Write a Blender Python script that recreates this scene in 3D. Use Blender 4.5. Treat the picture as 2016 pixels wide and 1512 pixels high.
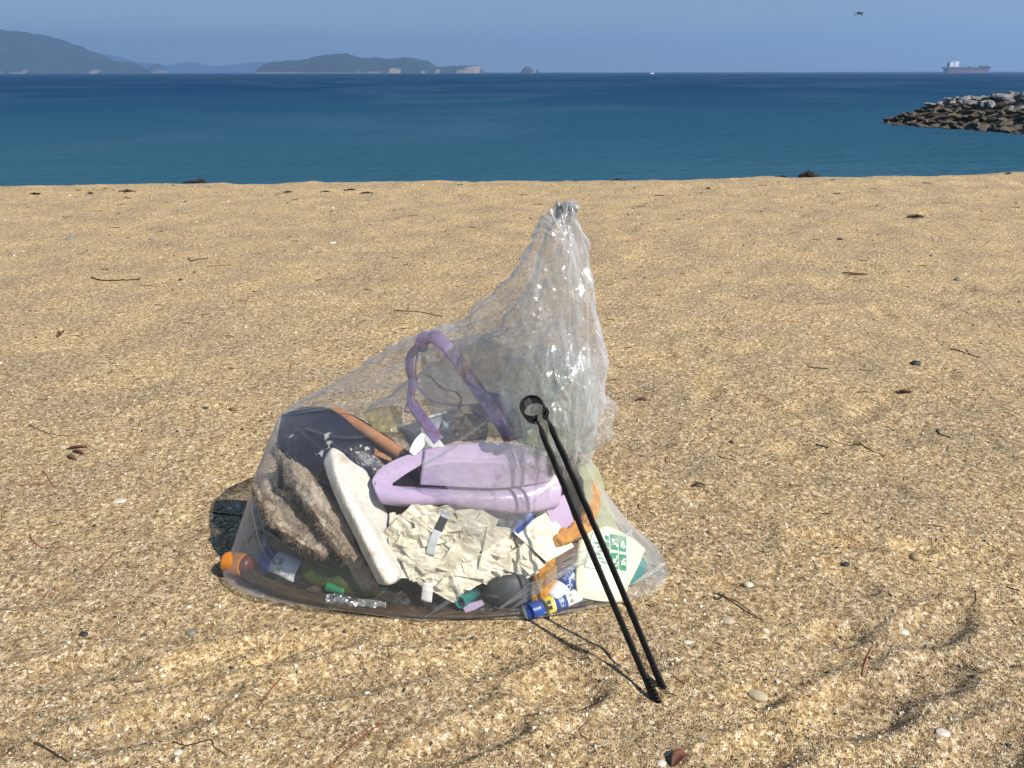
import bpy, bmesh, math, random
import numpy as np
from mathutils import Vector, Matrix

R = math.radians
scene = bpy.context.scene
for o in list(bpy.data.objects):
    bpy.data.objects.remove(o)

# ------------------------------------------------------------------ camera
PITCH = R(22.0)
FPX = 1520.0                      # focal length in pixels of the 2016 px wide photograph
CAM_H = 1.0
cam_data = bpy.data.cameras.new("camera")
cam_data.sensor_width = 36.0
cam_data.lens = 36.0 * FPX / 2016.0
cam_data.clip_start = 0.02
cam_data.clip_end = 40000.0
cam = bpy.data.objects.new("camera", cam_data)
scene.collection.objects.link(cam)
cam.location = (0, 0, CAM_H)
cam.rotation_euler = (R(90) - PITCH, 0, 0)
cam.rotation_euler = (Matrix.Rotation(R(90) - PITCH, 3, 'X') @ Matrix.Rotation(R(-0.09), 3, 'Z')).to_euler()
scene.camera = cam

# ------------------------------------------------------------------ world and sun
SUN_TO = Vector((0.80, -0.62, 1.0)).normalized()       # direction towards the sun
SUN_EL = math.asin(SUN_TO.z)
SUN_AZ = math.atan2(SUN_TO.x, SUN_TO.y)                # clockwise from +Y
world = bpy.data.worlds.new("World")
scene.world = world
world.use_nodes = True
wn = world.node_tree
wn.nodes.clear()
w_out = wn.nodes.new("ShaderNodeOutputWorld")
w_bg = wn.nodes.new("ShaderNodeBackground")
w_sky = wn.nodes.new("ShaderNodeTexSky")
w_sky.sky_type = 'NISHITA'
w_sky.sun_disc = False
w_sky.sun_elevation = SUN_EL
w_sky.sun_rotation = SUN_AZ
w_sky.altitude = 0
w_sky.air_density = 1.0
w_sky.dust_density = 0.1
w_sky.ozone_density = 5.0
w_bg.inputs["Strength"].default_value = 0.061
wn.links.new(w_sky.outputs[0], w_bg.inputs["Color"])
wn.links.new(w_bg.outputs[0], w_out.inputs["Surface"])

sun_data = bpy.data.lights.new("sun", 'SUN')
sun_data.energy = 5.0
sun_data.angle = R(0.5)
sun_data.color = (1.0, 0.935, 0.84)
sun = bpy.data.objects.new("sun", sun_data)
scene.collection.objects.link(sun)
sun.rotation_euler = SUN_TO.to_track_quat('Z', 'Y').to_euler()
sun.location = (8, -6, 10)

scene.view_settings.view_transform = 'Standard'
scene.view_settings.look = 'None'
scene.view_settings.exposure = 0.47
scene.view_settings.gamma = 1.0
scene.view_settings.use_curve_mapping = False
scene.cycles.use_denoising = True
scene.cycles.max_bounces = 10
scene.cycles.transparent_max_bounces = 40
scene.cycles.volume_bounces = 1
scene.cycles.sample_clamp_indirect = 6.0
scene.cycles.caustics_reflective = False
scene.cycles.caustics_refractive = False

# ------------------------------------------------------------------ helpers: places
CP, SP = math.cos(PITCH), math.sin(PITCH)

def ray(px, py):
    u, v = (px - 1008.0) / FPX, (756.0 - py) / FPX
    return np.array([u, CP + v * SP, -SP + v * CP])

def P(px, py, Y):
    """world point at distance y = Y behind a photograph pixel"""
    d = ray(px, py)
    t = Y / d[1]
    return np.array([d[0] * t, Y, CAM_H + d[2] * t])

def G(px, py, z=0.0):
    """ground point (height z) behind a photograph pixel"""
    d = ray(px, py)
    t = (z - CAM_H) / d[2]
    return np.array([d[0] * t, d[1] * t, z])

# ------------------------------------------------------------------ helpers: noise
_rs = np.random.RandomState(7)
_TAB = _rs.rand(64, 64, 64).astype(np.float32)

def vnoise(p):
    """smooth value noise, p (...,3) -> (...,) in -1..1"""
    p = np.asarray(p, dtype=np.float64)
    i = np.floor(p).astype(np.int64)
    f = p - i
    f = f * f * (3 - 2 * f)
    i0, i1 = i & 63, (i + 1) & 63
    x0, y0, z0 = i0[..., 0], i0[..., 1], i0[..., 2]
    x1, y1, z1 = i1[..., 0], i1[..., 1], i1[..., 2]
    fx, fy, fz = f[..., 0], f[..., 1], f[..., 2]
    a = _TAB[x0, y0, z0] * (1 - fx) + _TAB[x1, y0, z0] * fx
    b = _TAB[x0, y1, z0] * (1 - fx) + _TAB[x1, y1, z0] * fx
    c = _TAB[x0, y0, z1] * (1 - fx) + _TAB[x1, y0, z1] * fx
    d = _TAB[x0, y1, z1] * (1 - fx) + _TAB[x1, y1, z1] * fx
    return ((a * (1 - fy) + b * fy) * (1 - fz) + (c * (1 - fy) + d * fy) * fz) * 2 - 1

def fbm(p, octaves=4, gain=0.5):
    p = np.asarray(p, dtype=np.float64)
    s, a, t = 0, 1.0, 0
    for k in range(octaves):
        s = s + a * vnoise(p * (2.03 ** k) + 17.3 * k)
        t += a
        a *= gain
    return s / t

def n2(x, y, f, seed=0.0):
    return np.stack([x * f, y * f, np.full_like(x, seed + 0.37)], -1)

def tri(t):
    return 2 * np.abs(t - np.floor(t) - 0.5) * 2 - 1

def folds(p, freq, seed=0, n=4, warp=0.5):
    """few sharp paper-like creases: nested triangle waves bent by one another"""
    rs = np.random.RandomState(300 + seed)
    q = p + np.stack([vnoise(p * freq * 0.5 + 9 * k + seed) for k in range(3)], -1) * (warp / freq)
    h = np.zeros(p.shape[:-1])
    for k in range(n):
        d = rs.normal(size=3); d /= np.linalg.norm(d)
        e = rs.normal(size=3); e /= np.linalg.norm(e)
        f = freq * (0.6 + 0.5 * k)
        h = h + tri(q @ d * f + 0.7 * np.abs(tri(q @ e * f * .8 + rs.rand())) + rs.rand()) / (0.6 + 0.5 * k)
    return h / n

def crumple(p, freq, seed=0, n=9):
    """faceted crumple: triangle waves in random directions, bent by a slow noise"""
    rs = np.random.RandomState(100 + seed)
    w = np.stack([vnoise(p * freq * 0.35 + 5 * k + seed) for k in range(3)], -1)
    q = p + w * (0.35 / freq)
    h = 0
    for k in range(n):
        d = rs.normal(size=3)
        d /= np.linalg.norm(d)
        f = freq * rs.uniform(0.5, 1.7)
        h = h + tri(q @ d * f + rs.rand()) / f * freq
    return h / n

# ------------------------------------------------------------------ helpers: objects
def mesh_from(name, V, F, smooth=True):
    me = bpy.data.meshes.new(name)
    V = np.asarray(V, dtype=np.float32).reshape(-1, 3)
    if isinstance(F, np.ndarray) and F.ndim == 2:
        nf, k = F.shape
        me.vertices.add(len(V))
        me.vertices.foreach_set("co", V.ravel())
        me.loops.add(nf * k)
        me.loops.foreach_set("vertex_index", F.astype(np.int32).ravel())
        me.polygons.add(nf)
        me.polygons.foreach_set("loop_start", np.arange(0, nf * k, k, dtype=np.int32))
        me.update(calc_edges=True)
    else:
        me.from_pydata([tuple(map(float, v)) for v in V], [], [tuple(int(i) for i in f) for f in F])
        me.update()
    if smooth:
        me.polygons.foreach_set("use_smooth", np.ones(len(me.polygons), dtype=bool))
    return me

def link(name, me, mat=None, parent=None):
    o = bpy.data.objects.new(name, me)
    scene.collection.objects.link(o)
    if mat is not None and len(me.materials) == 0:
        me.materials.append(mat)
    if parent is not None:
        o.parent = parent
    return o

def obj(name, V, F, mat, parent=None, smooth=True):
    return link(name, mesh_from(name, V, F, smooth), mat, parent)

def tag(o, label, cat, group=None, kind=None):
    if label: o["label"] = label
    if cat: o["category"] = cat
    if group: o["group"] = group
    if kind: o["kind"] = kind
    return o

def thing(name, label, cat, group=None, loc=(0, 0, 0)):
    o = bpy.data.objects.new(name, None)
    o.empty_display_size = 0.05
    scene.collection.objects.link(o)
    o.location = loc
    return tag(o, label, cat, group)

def origin_to_base(o):
    """move a mesh thing's origin to the base of its mesh"""
    me = o.data
    co = np.empty(len(me.vertices) * 3, dtype=np.float32)
    me.vertices.foreach_get("co", co)
    co = co.reshape(-1, 3)
    c = np.array([co[:, 0].mean(), co[:, 1].mean(), co[:, 2].min()], dtype=np.float32)
    me.vertices.foreach_set("co", (co - c).ravel())
    o.location = tuple(float(v) for v in c)
    me.update()
    return o

def grid_faces(m, n, wrap=False):
    i = np.arange(m - 1)[:, None]
    if wrap:
        j = np.arange(n)[None, :]
        jn = (j + 1) % n
    else:
        j = np.arange(n - 1)[None, :]
        jn = j + 1
    a, b, c, d = i * n + j, i * n + jn, (i + 1) * n + jn, (i + 1) * n + j
    return np.stack([a + 0 * j, b + 0 * j, c + 0 * j, d + 0 * j], -1).reshape(-1, 4)

def catmull(pts, n):
    """resample an open polyline (k,d) smoothly to n points"""
    pts = np.asarray(pts, dtype=float)
    k = len(pts)
    if k == 2:
        t = np.linspace(0, 1, n)[:, None]
        return pts[0] * (1 - t) + pts[1] * t
    ext = np.vstack([2 * pts[0] - pts[1], pts, 2 * pts[-1] - pts[-2]])
    t = np.linspace(0, k - 1, n)
    i = np.clip(np.floor(t).astype(int), 0, k - 2)
    f = (t - i)[:, None]
    p0, p1, p2, p3 = ext[i], ext[i + 1], ext[i + 2], ext[i + 3]
    return 0.5 * ((2 * p1) + (-p0 + p2) * f + (2 * p0 - 5 * p1 + 4 * p2 - p3) * f ** 2 + (-p0 + 3 * p1 - 3 * p2 + p3) * f ** 3)

def frames(path):
    path = np.asarray(path, float)
    T = np.gradient(path, axis=0)
    T /= np.linalg.norm(T, axis=1)[:, None] + 1e-12
    up = np.array([0, 0, 1.0]) if abs(T[0][2]) < 0.9 else np.array([1.0, 0, 0])
    N = np.zeros_like(T)
    n = np.cross(T[0], up); n /= np.linalg.norm(n)
    for k in range(len(T)):
        n = n - T[k] * np.dot(n, T[k])
        n /= np.linalg.norm(n) + 1e-12
        N[k] = n
    return T, N, np.cross(T, N)

def tube_mesh(path, radii, nseg=12, ab=(1, 1), power=2.0, caps=True, hint=None):
    """swept tube; ab scales the section, power > 2 makes it boxy; hint gives the section's first axis"""
    path = np.asarray(path, float)
    radii = np.broadcast_to(np.asarray(radii, float), (len(path),))
    T, N, B = frames(path)
    if hint is not None:
        h = np.broadcast_to(np.asarray(hint, float), T.shape)
        N = h - T * np.sum(h * T, 1)[:, None]
        N /= np.linalg.norm(N, axis=1)[:, None] + 1e-12
        B = np.cross(T, N)
    th = np.linspace(0, 2 * np.pi, nseg, endpoint=False)
    c, s = np.cos(th), np.sin(th)
    e = 2.0 / power
    cx, sy = np.sign(c) * np.abs(c) ** e * ab[0], np.sign(s) * np.abs(s) ** e * ab[1]
    V = path[:, None, :] + radii[:, None, None] * (N[:, None, :] * cx[None, :, None] + B[:, None, :] * sy[None, :, None])
    m = len(path)
    F = [tuple(f) for f in grid_faces(m, nseg, True)]
    V = V.reshape(-1, 3)
    if caps:
        F.append(tuple(range(nseg - 1, -1, -1)))
        F.append(tuple(range((m - 1) * nseg, m * nseg)))
    return V, F

def lathe_mesh(p0, p1, prof, nseg=24, caps=True, squash=1.0):
    """body of revolution from p0 to p1; prof rows (t along the axis, radius)"""
    p0, p1 = np.asarray(p0, float), np.asarray(p1, float)
    prof = np.asarray(prof, float)
    ax = p1 - p0
    L = np.linalg.norm(ax); ax = ax / L
    up = np.array([0, 0, 1.0]) if abs(ax[2]) < 0.9 else np.array([0, 1.0, 0])
    n = np.cross(ax, up); n /= np.linalg.norm(n)
    b = np.cross(ax, n)
    th = np.linspace(0, 2 * np.pi, nseg, endpoint=False)
    V = (p0[None, None] + ax[None, None] * (prof[:, 0] * L)[:, None, None]
         + prof[:, 1][:, None, None] * (n[None, None] * np.cos(th)[None, :, None] + squash * b[None, None] * np.sin(th)[None, :, None]))
    m = len(prof)
    F = [tuple(f) for f in grid_faces(m, nseg, True)]
    if caps:
        F.append(tuple(range(nseg - 1, -1, -1)))
        F.append(tuple(range((m - 1) * nseg, m * nseg)))
    return V.reshape(-1, 3), F

def patch_points(ctrl, nu, nv):
    """ctrl: rows of (px,py,Y); smooth surface through them, returns (nu,nv,3) world points"""
    C = np.array([[P(*c) for c in row] for row in ctrl])
    A = np.stack([catmull(C[i], nv) for i in range(len(C))], 0)
    return np.stack([catmull(A[:, j], nu) for j in range(nv)], 1)

def solid_sheet(S, th):
    """closed thin solid from a grid of points"""
    nu, nv, _ = S.shape
    du = np.gradient(S, axis=0); dv = np.gradient(S, axis=1)
    N = np.cross(du, dv)
    N /= np.linalg.norm(N, axis=2)[..., None] + 1e-12
    A = S + N * th * 0.5
    B = S - N * th * 0.5
    V = np.vstack([A.reshape(-1, 3), B.reshape(-1, 3)])
    g = grid_faces(nu, nv)
    k = nu * nv
    F = [tuple(f) for f in g] + [tuple(f[::-1] + k) for f in g]
    idx = np.arange(k).reshape(nu, nv)
    for loop in (idx[0, :], idx[:, -1], idx[-1, ::-1], idx[::-1, 0]):
        for a, b in zip(loop[:-1], loop[1:]):
            F.append((b, a, a + k, b + k))
    return V, F

def poly_prism(pts, depth, bend=None):
    """flat outline (list of world points) given a thickness along its normal"""
    bm = bmesh.new()
    vs = [bm.verts.new(Vector(p)) for p in pts]
    f = bm.faces.new(vs)
    bm.normal_update()
    n = f.normal.copy()
    ex = bmesh.ops.extrude_face_region(bm, geom=[f])
    bmesh.ops.translate(bm, vec=n * depth, verts=[v for v in ex["geom"] if isinstance(v, bmesh.types.BMVert)])
    bmesh.ops.recalc_face_normals(bm, faces=bm.faces)
    bmesh.ops.triangulate(bm, faces=[f for f in bm.faces if len(f.verts) > 4])
    V = np.array([v.co[:] for v in bm.verts])
    bm.verts.index_update()
    F = [tuple(v.index for v in f.verts) for f in bm.faces]
    bm.free()
    return V, F

# ------------------------------------------------------------------ helpers: materials
def new_mat(name):
    m = bpy.data.materials.new(name)
    m.use_nodes = True
    nt = m.node_tree
    nt.nodes.clear()
    out = nt.nodes.new("ShaderNodeOutputMaterial")
    return m, nt, out

def N(nt, t, **kw):
    n = nt.nodes.new(t)
    for k, v in kw.items():
        setattr(n, k, v)
    return n

def ramp(nt, stops, interp='LINEAR'):
    r = N(nt, "ShaderNodeValToRGB")
    r.color_ramp.interpolation = interp
    el = r.color_ramp.elements
    while len(el) < len(stops):
        el.new(0.5)
    for e, (p, c) in zip(el, stops):
        e.position = p
        e.color = (*c, 1) if len(c) == 3 else c
    return r

def simple(name, col, col2=None, scale=20, rough=0.5, bump=0.0, bscale=60, spec=0.5, metal=0.0, trans=0.0, stain=None, detail=6, stain_scale=9, stain_edge=(0.55, 0.62), coat=0.0):
    """principled material with noise variation, optional shaped stains and fine relief"""
    m, nt, out = new_mat(name)
    b = N(nt, "ShaderNodeBsdfPrincipled")
    tc = N(nt, "ShaderNodeTexCoord")
    nz = N(nt, "ShaderNodeTexNoise")
    nz.inputs["Scale"].default_value = scale
    nz.inputs["Detail"].default_value = detail
    nt.links.new(tc.outputs["Object"], nz.inputs["Vector"])
    c2 = col2 if col2 else tuple(c * 0.72 for c in col)
    rp = ramp(nt, [(0.36, c2), (0.64, col)])
    nt.links.new(nz.outputs["Fac"], rp.inputs["Fac"])
    col_out = rp.outputs["Color"]
    if stain:
        n3 = N(nt, "ShaderNodeTexNoise")
        n3.inputs["Scale"].default_value = stain_scale
        n3.inputs["Detail"].default_value = 8
        n3.inputs["Roughness"].default_value = 0.65
        nt.links.new(tc.outputs["Object"], n3.inputs["Vector"])
        r3 = ramp(nt, [(stain_edge[0], (0, 0, 0)), (stain_edge[1], (1, 1, 1))])
        nt.links.new(n3.outputs["Fac"], r3.inputs["Fac"])
        mx = N(nt, "ShaderNodeMix", data_type='RGBA')
        nt.links.new(r3.outputs["Color"], mx.inputs["Factor"])
        nt.links.new(col_out, mx.inputs["A"])
        mx.inputs["B"].default_value = (*stain, 1)
        col_out = mx.outputs["Result"]
    nt.links.new(col_out, b.inputs["Base Color"])
    b.inputs["Roughness"].default_value = rough
    b.inputs["Specular IOR Level"].default_value = spec
    b.inputs["Metallic"].default_value = metal
    b.inputs["Transmission Weight"].default_value = trans
    b.inputs["Coat Weight"].default_value = coat
    if bump:
        n2_ = N(nt, "ShaderNodeTexNoise")
        n2_.inputs["Scale"].default_value = bscale
        n2_.inputs["Detail"].default_value = 5
        nt.links.new(tc.outputs["Object"], n2_.inputs["Vector"])
        bp = N(nt, "ShaderNodeBump")
        bp.inputs["Strength"].default_value = bump
        bp.inputs["Distance"].default_value = 0.6 / bscale
        nt.links.new(n2_.outputs["Fac"], bp.inputs["Height"])
        nt.links.new(bp.outputs["Normal"], b.inputs["Normal"])
    nt.links.new(b.outputs[0], out.inputs["Surface"])
    return m

def film_mat(name, tint=(0.97, 0.97, 0.97), milk=(0.75, 0.78, 0.82), veil=0.10, edge=0.55, rough=0.10, gloss=0.5, bump=0.0, bscale=120, layers=0.0, power=2.2):
    """thin clear plastic film: mostly see-through, a share of it mirrors, a share scatters milkily;
    the mesh attribute "layers" marks where the film lies gathered in several plies"""
    m, nt, out = new_mat(name)
    tr = N(nt, "ShaderNodeBsdfTransparent"); tr.inputs["Color"].default_value = (*tint, 1)
    g1 = N(nt, "ShaderNodeBsdfGlossy"); g1.inputs["Roughness"].default_value = rough
    g2 = N(nt, "ShaderNodeBsdfGlossy"); g2.inputs["Roughness"].default_value = min(.5, rough * 3.0)
    gl = N(nt, "ShaderNodeMixShader"); gl.inputs[0].default_value = 0.6
    nt.links.new(g1.outputs[0], gl.inputs[1]); nt.links.new(g2.outputs[0], gl.inputs[2])
    di = N(nt, "ShaderNodeBsdfDiffuse"); di.inputs["Color"].default_value = (*milk, 1)
    tl = N(nt, "ShaderNodeBsdfTranslucent"); tl.inputs["Color"].default_value = (*milk, 1)
    sc = N(nt, "ShaderNodeMixShader"); sc.inputs[0].default_value = 0.5
    nt.links.new(di.outputs[0], sc.inputs[1]); nt.links.new(tl.outputs[0], sc.inputs[2])
    su = N(nt, "ShaderNodeMixShader"); su.inputs[0].default_value = gloss
    nt.links.new(sc.outputs[0], su.inputs[1]); nt.links.new(gl.outputs[0], su.inputs[2])
    lw = N(nt, "ShaderNodeLayerWeight"); lw.inputs["Blend"].default_value = 0.5
    pw = N(nt, "ShaderNodeMath", operation='POWER'); pw.inputs[1].default_value = power
    nt.links.new(lw.outputs["Facing"], pw.inputs[0])
    at = N(nt, "ShaderNodeAttribute", attribute_name="layers")
    vl = N(nt, "ShaderNodeMath", operation='MULTIPLY_ADD')
    vl.inputs[1].default_value = layers; vl.inputs[2].default_value = veil
    nt.links.new(at.outputs["Fac"], vl.inputs[0])
    ma = N(nt, "ShaderNodeMath", operation='MULTIPLY_ADD')
    ma.inputs[1].default_value = edge
    ma.use_clamp = True
    nt.links.new(pw.outputs[0], ma.inputs[0]); nt.links.new(vl.outputs[0], ma.inputs[2])
    mx = N(nt, "ShaderNodeMixShader")
    nt.links.new(ma.outputs[0], mx.inputs[0])
    nt.links.new(tr.outputs[0], mx.inputs[1]); nt.links.new(su.outputs[0], mx.inputs[2])
    if bump:
        tc = N(nt, "ShaderNodeTexCoord")
        mp = N(nt, "ShaderNodeMapping"); mp.inputs["Scale"].default_value = (1, 1, 0.3)
        nz = N(nt, "ShaderNodeTexNoise"); nz.inputs["Scale"].default_value = bscale; nz.inputs["Detail"].default_value = 3
        nt.links.new(tc.outputs["Object"], mp.inputs["Vector"])
        nt.links.new(mp.outputs[0], nz.inputs["Vector"])
        bp = N(nt, "ShaderNodeBump"); bp.inputs["Strength"].default_value = bump; bp.inputs["Distance"].default_value = 0.004
        nt.links.new(nz.outputs["Fac"], bp.inputs["Height"])
        for n_ in (g1, g2, di, tl, lw):
            nt.links.new(bp.outputs["Normal"], n_.inputs["Normal"])
    nt.links.new(mx.outputs[0], out.inputs["Surface"])
    return m

def set_layers(o, vals):
    at = o.data.attributes.new("layers", 'FLOAT', 'POINT')
    at.data.foreach_set("value", np.asarray(vals, np.float32).ravel())

# ================================================================== SETTING
SEA_Z = -2.0
rng = np.random.RandomState(11)

# ------------------------------------------------------------------ sand height
_crest_px = [(-900, 366), (0, 361), (500, 359), (1008, 356), (1300, 353), (1600, 348), (2016, 342), (2900, 334)]
_cr = np.array([G(a, b)[:2] for a, b in _crest_px])

def sstep(a, b, x):
    t = np.clip((x - a) / (b - a), 0, 1)
    return t * t * (3 - 2 * t)

# pressed-in footprints: px, py, half length, half width (m), depth (m), turn (deg)
_prints = [(1108, 1358, .090, .052, .027, 14), (1700, 1392, .125, .062, .022, 24), (1835, 1330, .10, .05, .016, 24), (930, 1300, .15, .05, .010, 14),
           (1840, 1232, .11, .05, .016, 30), (1490, 1372, .05, .03, .006, 0), (1250, 1300, .07, .03, .008, -10),
           (700, 1330, .16, .05, .010, 15), (430, 1300, .17, .045, .010, 22), (150, 1320, .13, .05, .009, 10),
           (930, 1450, .13, .04, .015, 25), (250, 1440, .15, .04, .008, 18), (1650, 1250, .06, .04, .012, 10),
           (1640, 1065, .11, .035, .010, -14), (1800, 1075, .06, .03, .008, 0), (600, 1275, .12, .035, .008, 20),
           (1950, 1480, .12, .05, .014, 30), (1500, 1480, .10, .04, .007, 10), (20, 1170, .14, .05, .008, 0),
           (1430, 1150, .06, .03, .005, 0), (1100, 1270, .07, .025, .006, -50)]
_PR = []
for a, b, l, w, d, t in _prints:
    g = G(a, b)
    _PR.append((g[0], g[1], l, w, d, R(t)))
_r2 = np.random.RandomState(5)
for k in range(900):                       # old trampled hollows, more of them on the right
    y = 1.25 * math.exp(_r2.uniform(0, 1.85))
    u = _r2.uniform(-1.1, 1.1)
    if _r2.rand() > 0.35 + 0.65 * (u > 0.15):
        continue
    if any((u * y - q[0]) ** 2 + (y - q[1]) ** 2 < 0.15 ** 2 for q in _PR):
        continue
    _PR.append((u * y, y, _r2.uniform(.05, .13), _r2.uniform(.03, .07), _r2.uniform(.003, .010) * (1.25 if u > .1 else .7), _r2.uniform(0, math.pi)))

BAGC = (-0.03, 1.48)

def sand_h(x, y):
    x = np.asarray(x, float); y = np.asarray(y, float)
    yc = np.interp(x, _cr[:, 0], _cr[:, 1]) + 0.10 * vnoise(n2(x, y * 0, 0.8, 3)) + 0.04 * vnoise(n2(x, y * 0, 3.1, 4))
    h = 0.012 * fbm(n2(x, y, 1.1, 0), 2) + 0.0105 * fbm(n2(x, y, 4.2, 9), 3) + 0.0030 * fbm(n2(x, y, 16, 2), 3)
    # small bumps between the trampled spots, sharper to the right
    k = 0.0035 + 0.0035 * sstep(-0.2, 1.0, x / np.maximum(y, .3))
    h = h + k * (0.4 - np.abs(vnoise(n2(x, y, 9.0, 6))))
    for kp, (cx, cy, l, w, d, t) in enumerate(_PR):
        m = (np.abs(x - cx) < 1.6 * l) & (np.abs(y - cy) < 1.6 * l)
        if not m.any():
            continue
        dx, dy = x[m] - cx, y[m] - cy
        wob = 0.07 * vnoise(n2(x[m], y[m], 22, 12))
        r = np.sqrt(((dx * math.cos(t) + dy * math.sin(t)) / l) ** 2 + ((-dx * math.sin(t) + dy * math.cos(t)) / w) ** 2) + wob
        if kp < len(_prints):
            h[m] += (0.75 * d + 0.007) * (-(1 - sstep(0.45, 1.08, r)) + 0.30 * np.exp(-((r - 1.2) / 0.22) ** 2))
        else:
            h[m] += -d * (1 - sstep(0.35, 1.05, r)) + 0.30 * d * np.exp(-((r - 1.18) / 0.25) ** 2)
    h = np.where(h < -0.026, -0.026 + 0.35 * (h + 0.026), h)
    # level bed under the bag
    rb = np.sqrt(((x - BAGC[0]) / 0.50) ** 2 + ((y - BAGC[1]) / 0.34) ** 2)
    h = h * sstep(0.75, 1.1, rb) - 0.004 * (1 - sstep(0.75, 1.1, rb))
    far = sstep(3.0, 7.0, y)
    h = h * (1 + 0.9 * far)
    # the beach falls away to the sea beyond its crest
    s = y - yc
    h = h - 0.30 * (np.sqrt(s * s + 0.04) + s) * 0.5
    h = h + 0.03 * np.exp(-((s + 0.35) / 0.5) ** 2)
    return h

def sand_at(x, y):
    return float(sand_h(np.array([x]), np.array([y]))[0])

def GS(px, py):
    """point on the real sand surface behind a photograph pixel"""
    z = 0.0
    for _ in range(5):
        g = G(px, py, z)
        z = sand_at(g[0], g[1])
    return G(px, py, z)

# ------------------------------------------------------------------ sand material
def sand_material():
    m, nt, out = new_mat("sand")
    L = nt.links.new
    tc = N(nt, "ShaderNodeTexCoord")
    b = N(nt, "ShaderNodeBsdfPrincipled")
    b.inputs["Roughness"].default_value = 0.85
    b.inputs["Specular IOR Level"].default_value = 0.25
    def vor(scale):
        v = N(nt, "ShaderNodeTexVoronoi"); v.inputs["Scale"].default_value = scale
        L(tc.outputs["Object"], v.inputs["Vector"]); return v
    def noi(scale, det=4):
        v = N(nt, "ShaderNodeTexNoise"); v.inputs["Scale"].default_value = scale; v.inputs["Detail"].default_value = det
        L(tc.outputs["Object"], v.inputs["Vector"]); return v
    v1 = vor(430)
    sep = N(nt, "ShaderNodeSeparateColor"); L(v1.outputs["Color"], sep.inputs[0])
    r1 = ramp(nt, SAND_STOPS, 'CONSTANT')
    L(sep.outputs[0], r1.inputs["Fac"])
    v2 = vor(170)
    sep2 = N(nt, "ShaderNodeSeparateColor"); L(v2.outputs["Color"], sep2.inputs[0])
    r2 = ramp(nt, [(0, (.07, .05, .03)), (.13, (.28, .19, .085)), (.42, (.44, .32, .155)), (.70, (.56, .43, .235)), (.90, (.78, .68, .46))], 'CONSTANT')
    L(sep2.outputs[0], r2.inputs["Fac"])
    mx = N(nt, "ShaderNodeMix", data_type='RGBA'); mx.inputs["Factor"].default_value = 0.5
    L(r1.outputs["Color"], mx.inputs["A"]); L(r2.outputs["Color"], mx.inputs["B"])
    # clumps of centimetres and decimetres: golden and greyer sand
    n1 = noi(3.2, 6)
    rr = ramp(nt, [(0.36, (1.05, 1.07, 1.22)), (0.64, (1.36, 1.35, 1.38))])
    L(n1.outputs["Fac"], rr.inputs["Fac"])
    m2 = N(nt, "ShaderNodeMix", data_type='RGBA', blend_type='MULTIPLY'); m2.inputs["Factor"].default_value = 1
    L(mx.outputs["Result"], m2.inputs["A"]); L(rr.outputs["Color"], m2.inputs["B"])
    n2_ = noi(85, 4)
    r3 = ramp(nt, [(0.30, (0.70, 0.67, 0.64)), (0.44, (0.93, 0.92, 0.91)), (0.55, (1.03, 1.03, 1.03)), (0.70, (1.18, 1.19, 1.18))])
    L(n2_.outputs["Fac"], r3.inputs["Fac"])
    m3 = N(nt, "ShaderNodeMix", data_type='RGBA', blend_type='MULTIPLY'); m3.inputs["Factor"].default_value = 1
    L(m2.outputs["Result"], m3.inputs["A"]); L(r3.outputs["Color"], m3.inputs["B"])
    v3 = vor(105)
    sep3 = N(nt, "ShaderNodeSeparateColor"); L(v3.outputs["Color"], sep3.inputs[0])
    r5 = ramp(nt, [(0, (.74, .70, .66)), (.20, (.94, .93, .92)), (.55, (1.03, 1.03, 1.04)), (.86, (1.20, 1.23, 1.28))], 'CONSTANT')
    L(sep3.outputs[1], r5.inputs["Fac"])
    m5 = N(nt, "ShaderNodeMix", data_type='RGBA', blend_type='MULTIPLY'); m5.inputs["Factor"].default_value = 1
    L(m3.outputs["Result"], m5.inputs["A"]); L(r5.outputs["Color"], m5.inputs["B"])
    L(m5.outputs["Result"], b.inputs["Base Color"])
    bp = N(nt, "ShaderNodeBump"); bp.inputs["Strength"].default_value = 0.9; bp.inputs["Distance"].default_value = 0.0028
    inv = N(nt, "ShaderNodeMath", operation='SUBTRACT'); inv.inputs[0].default_value = 1.0
    L(v1.outputs["Distance"], inv.inputs[1])
    L(inv.outputs[0], bp.inputs["Height"])
    bp2 = N(nt, "ShaderNodeBump"); bp2.inputs["Strength"].default_value = 0.7; bp2.inputs["Distance"].default_value = 0.012
    n4 = noi(42, 5)
    L(n4.outputs["Fac"], bp2.inputs["Height"])
    L(bp.outputs["Normal"], bp2.inputs["Normal"])
    L(bp2.outputs["Normal"], b.inputs["Normal"])
    L(b.outputs[0], out.inputs["Surface"])
    return m

SAND_STOPS = [(0, (.06, .045, .03)), (.09, (.20, .13, .06)), (.24, (.37, .255, .115)), (.48, (.47, .34, .16)), (.70, (.56, .43, .23)), (.88, (.76, .65, .43)), (.96, (.42, .21, .085))]
M_SAND = sand_material()

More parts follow.
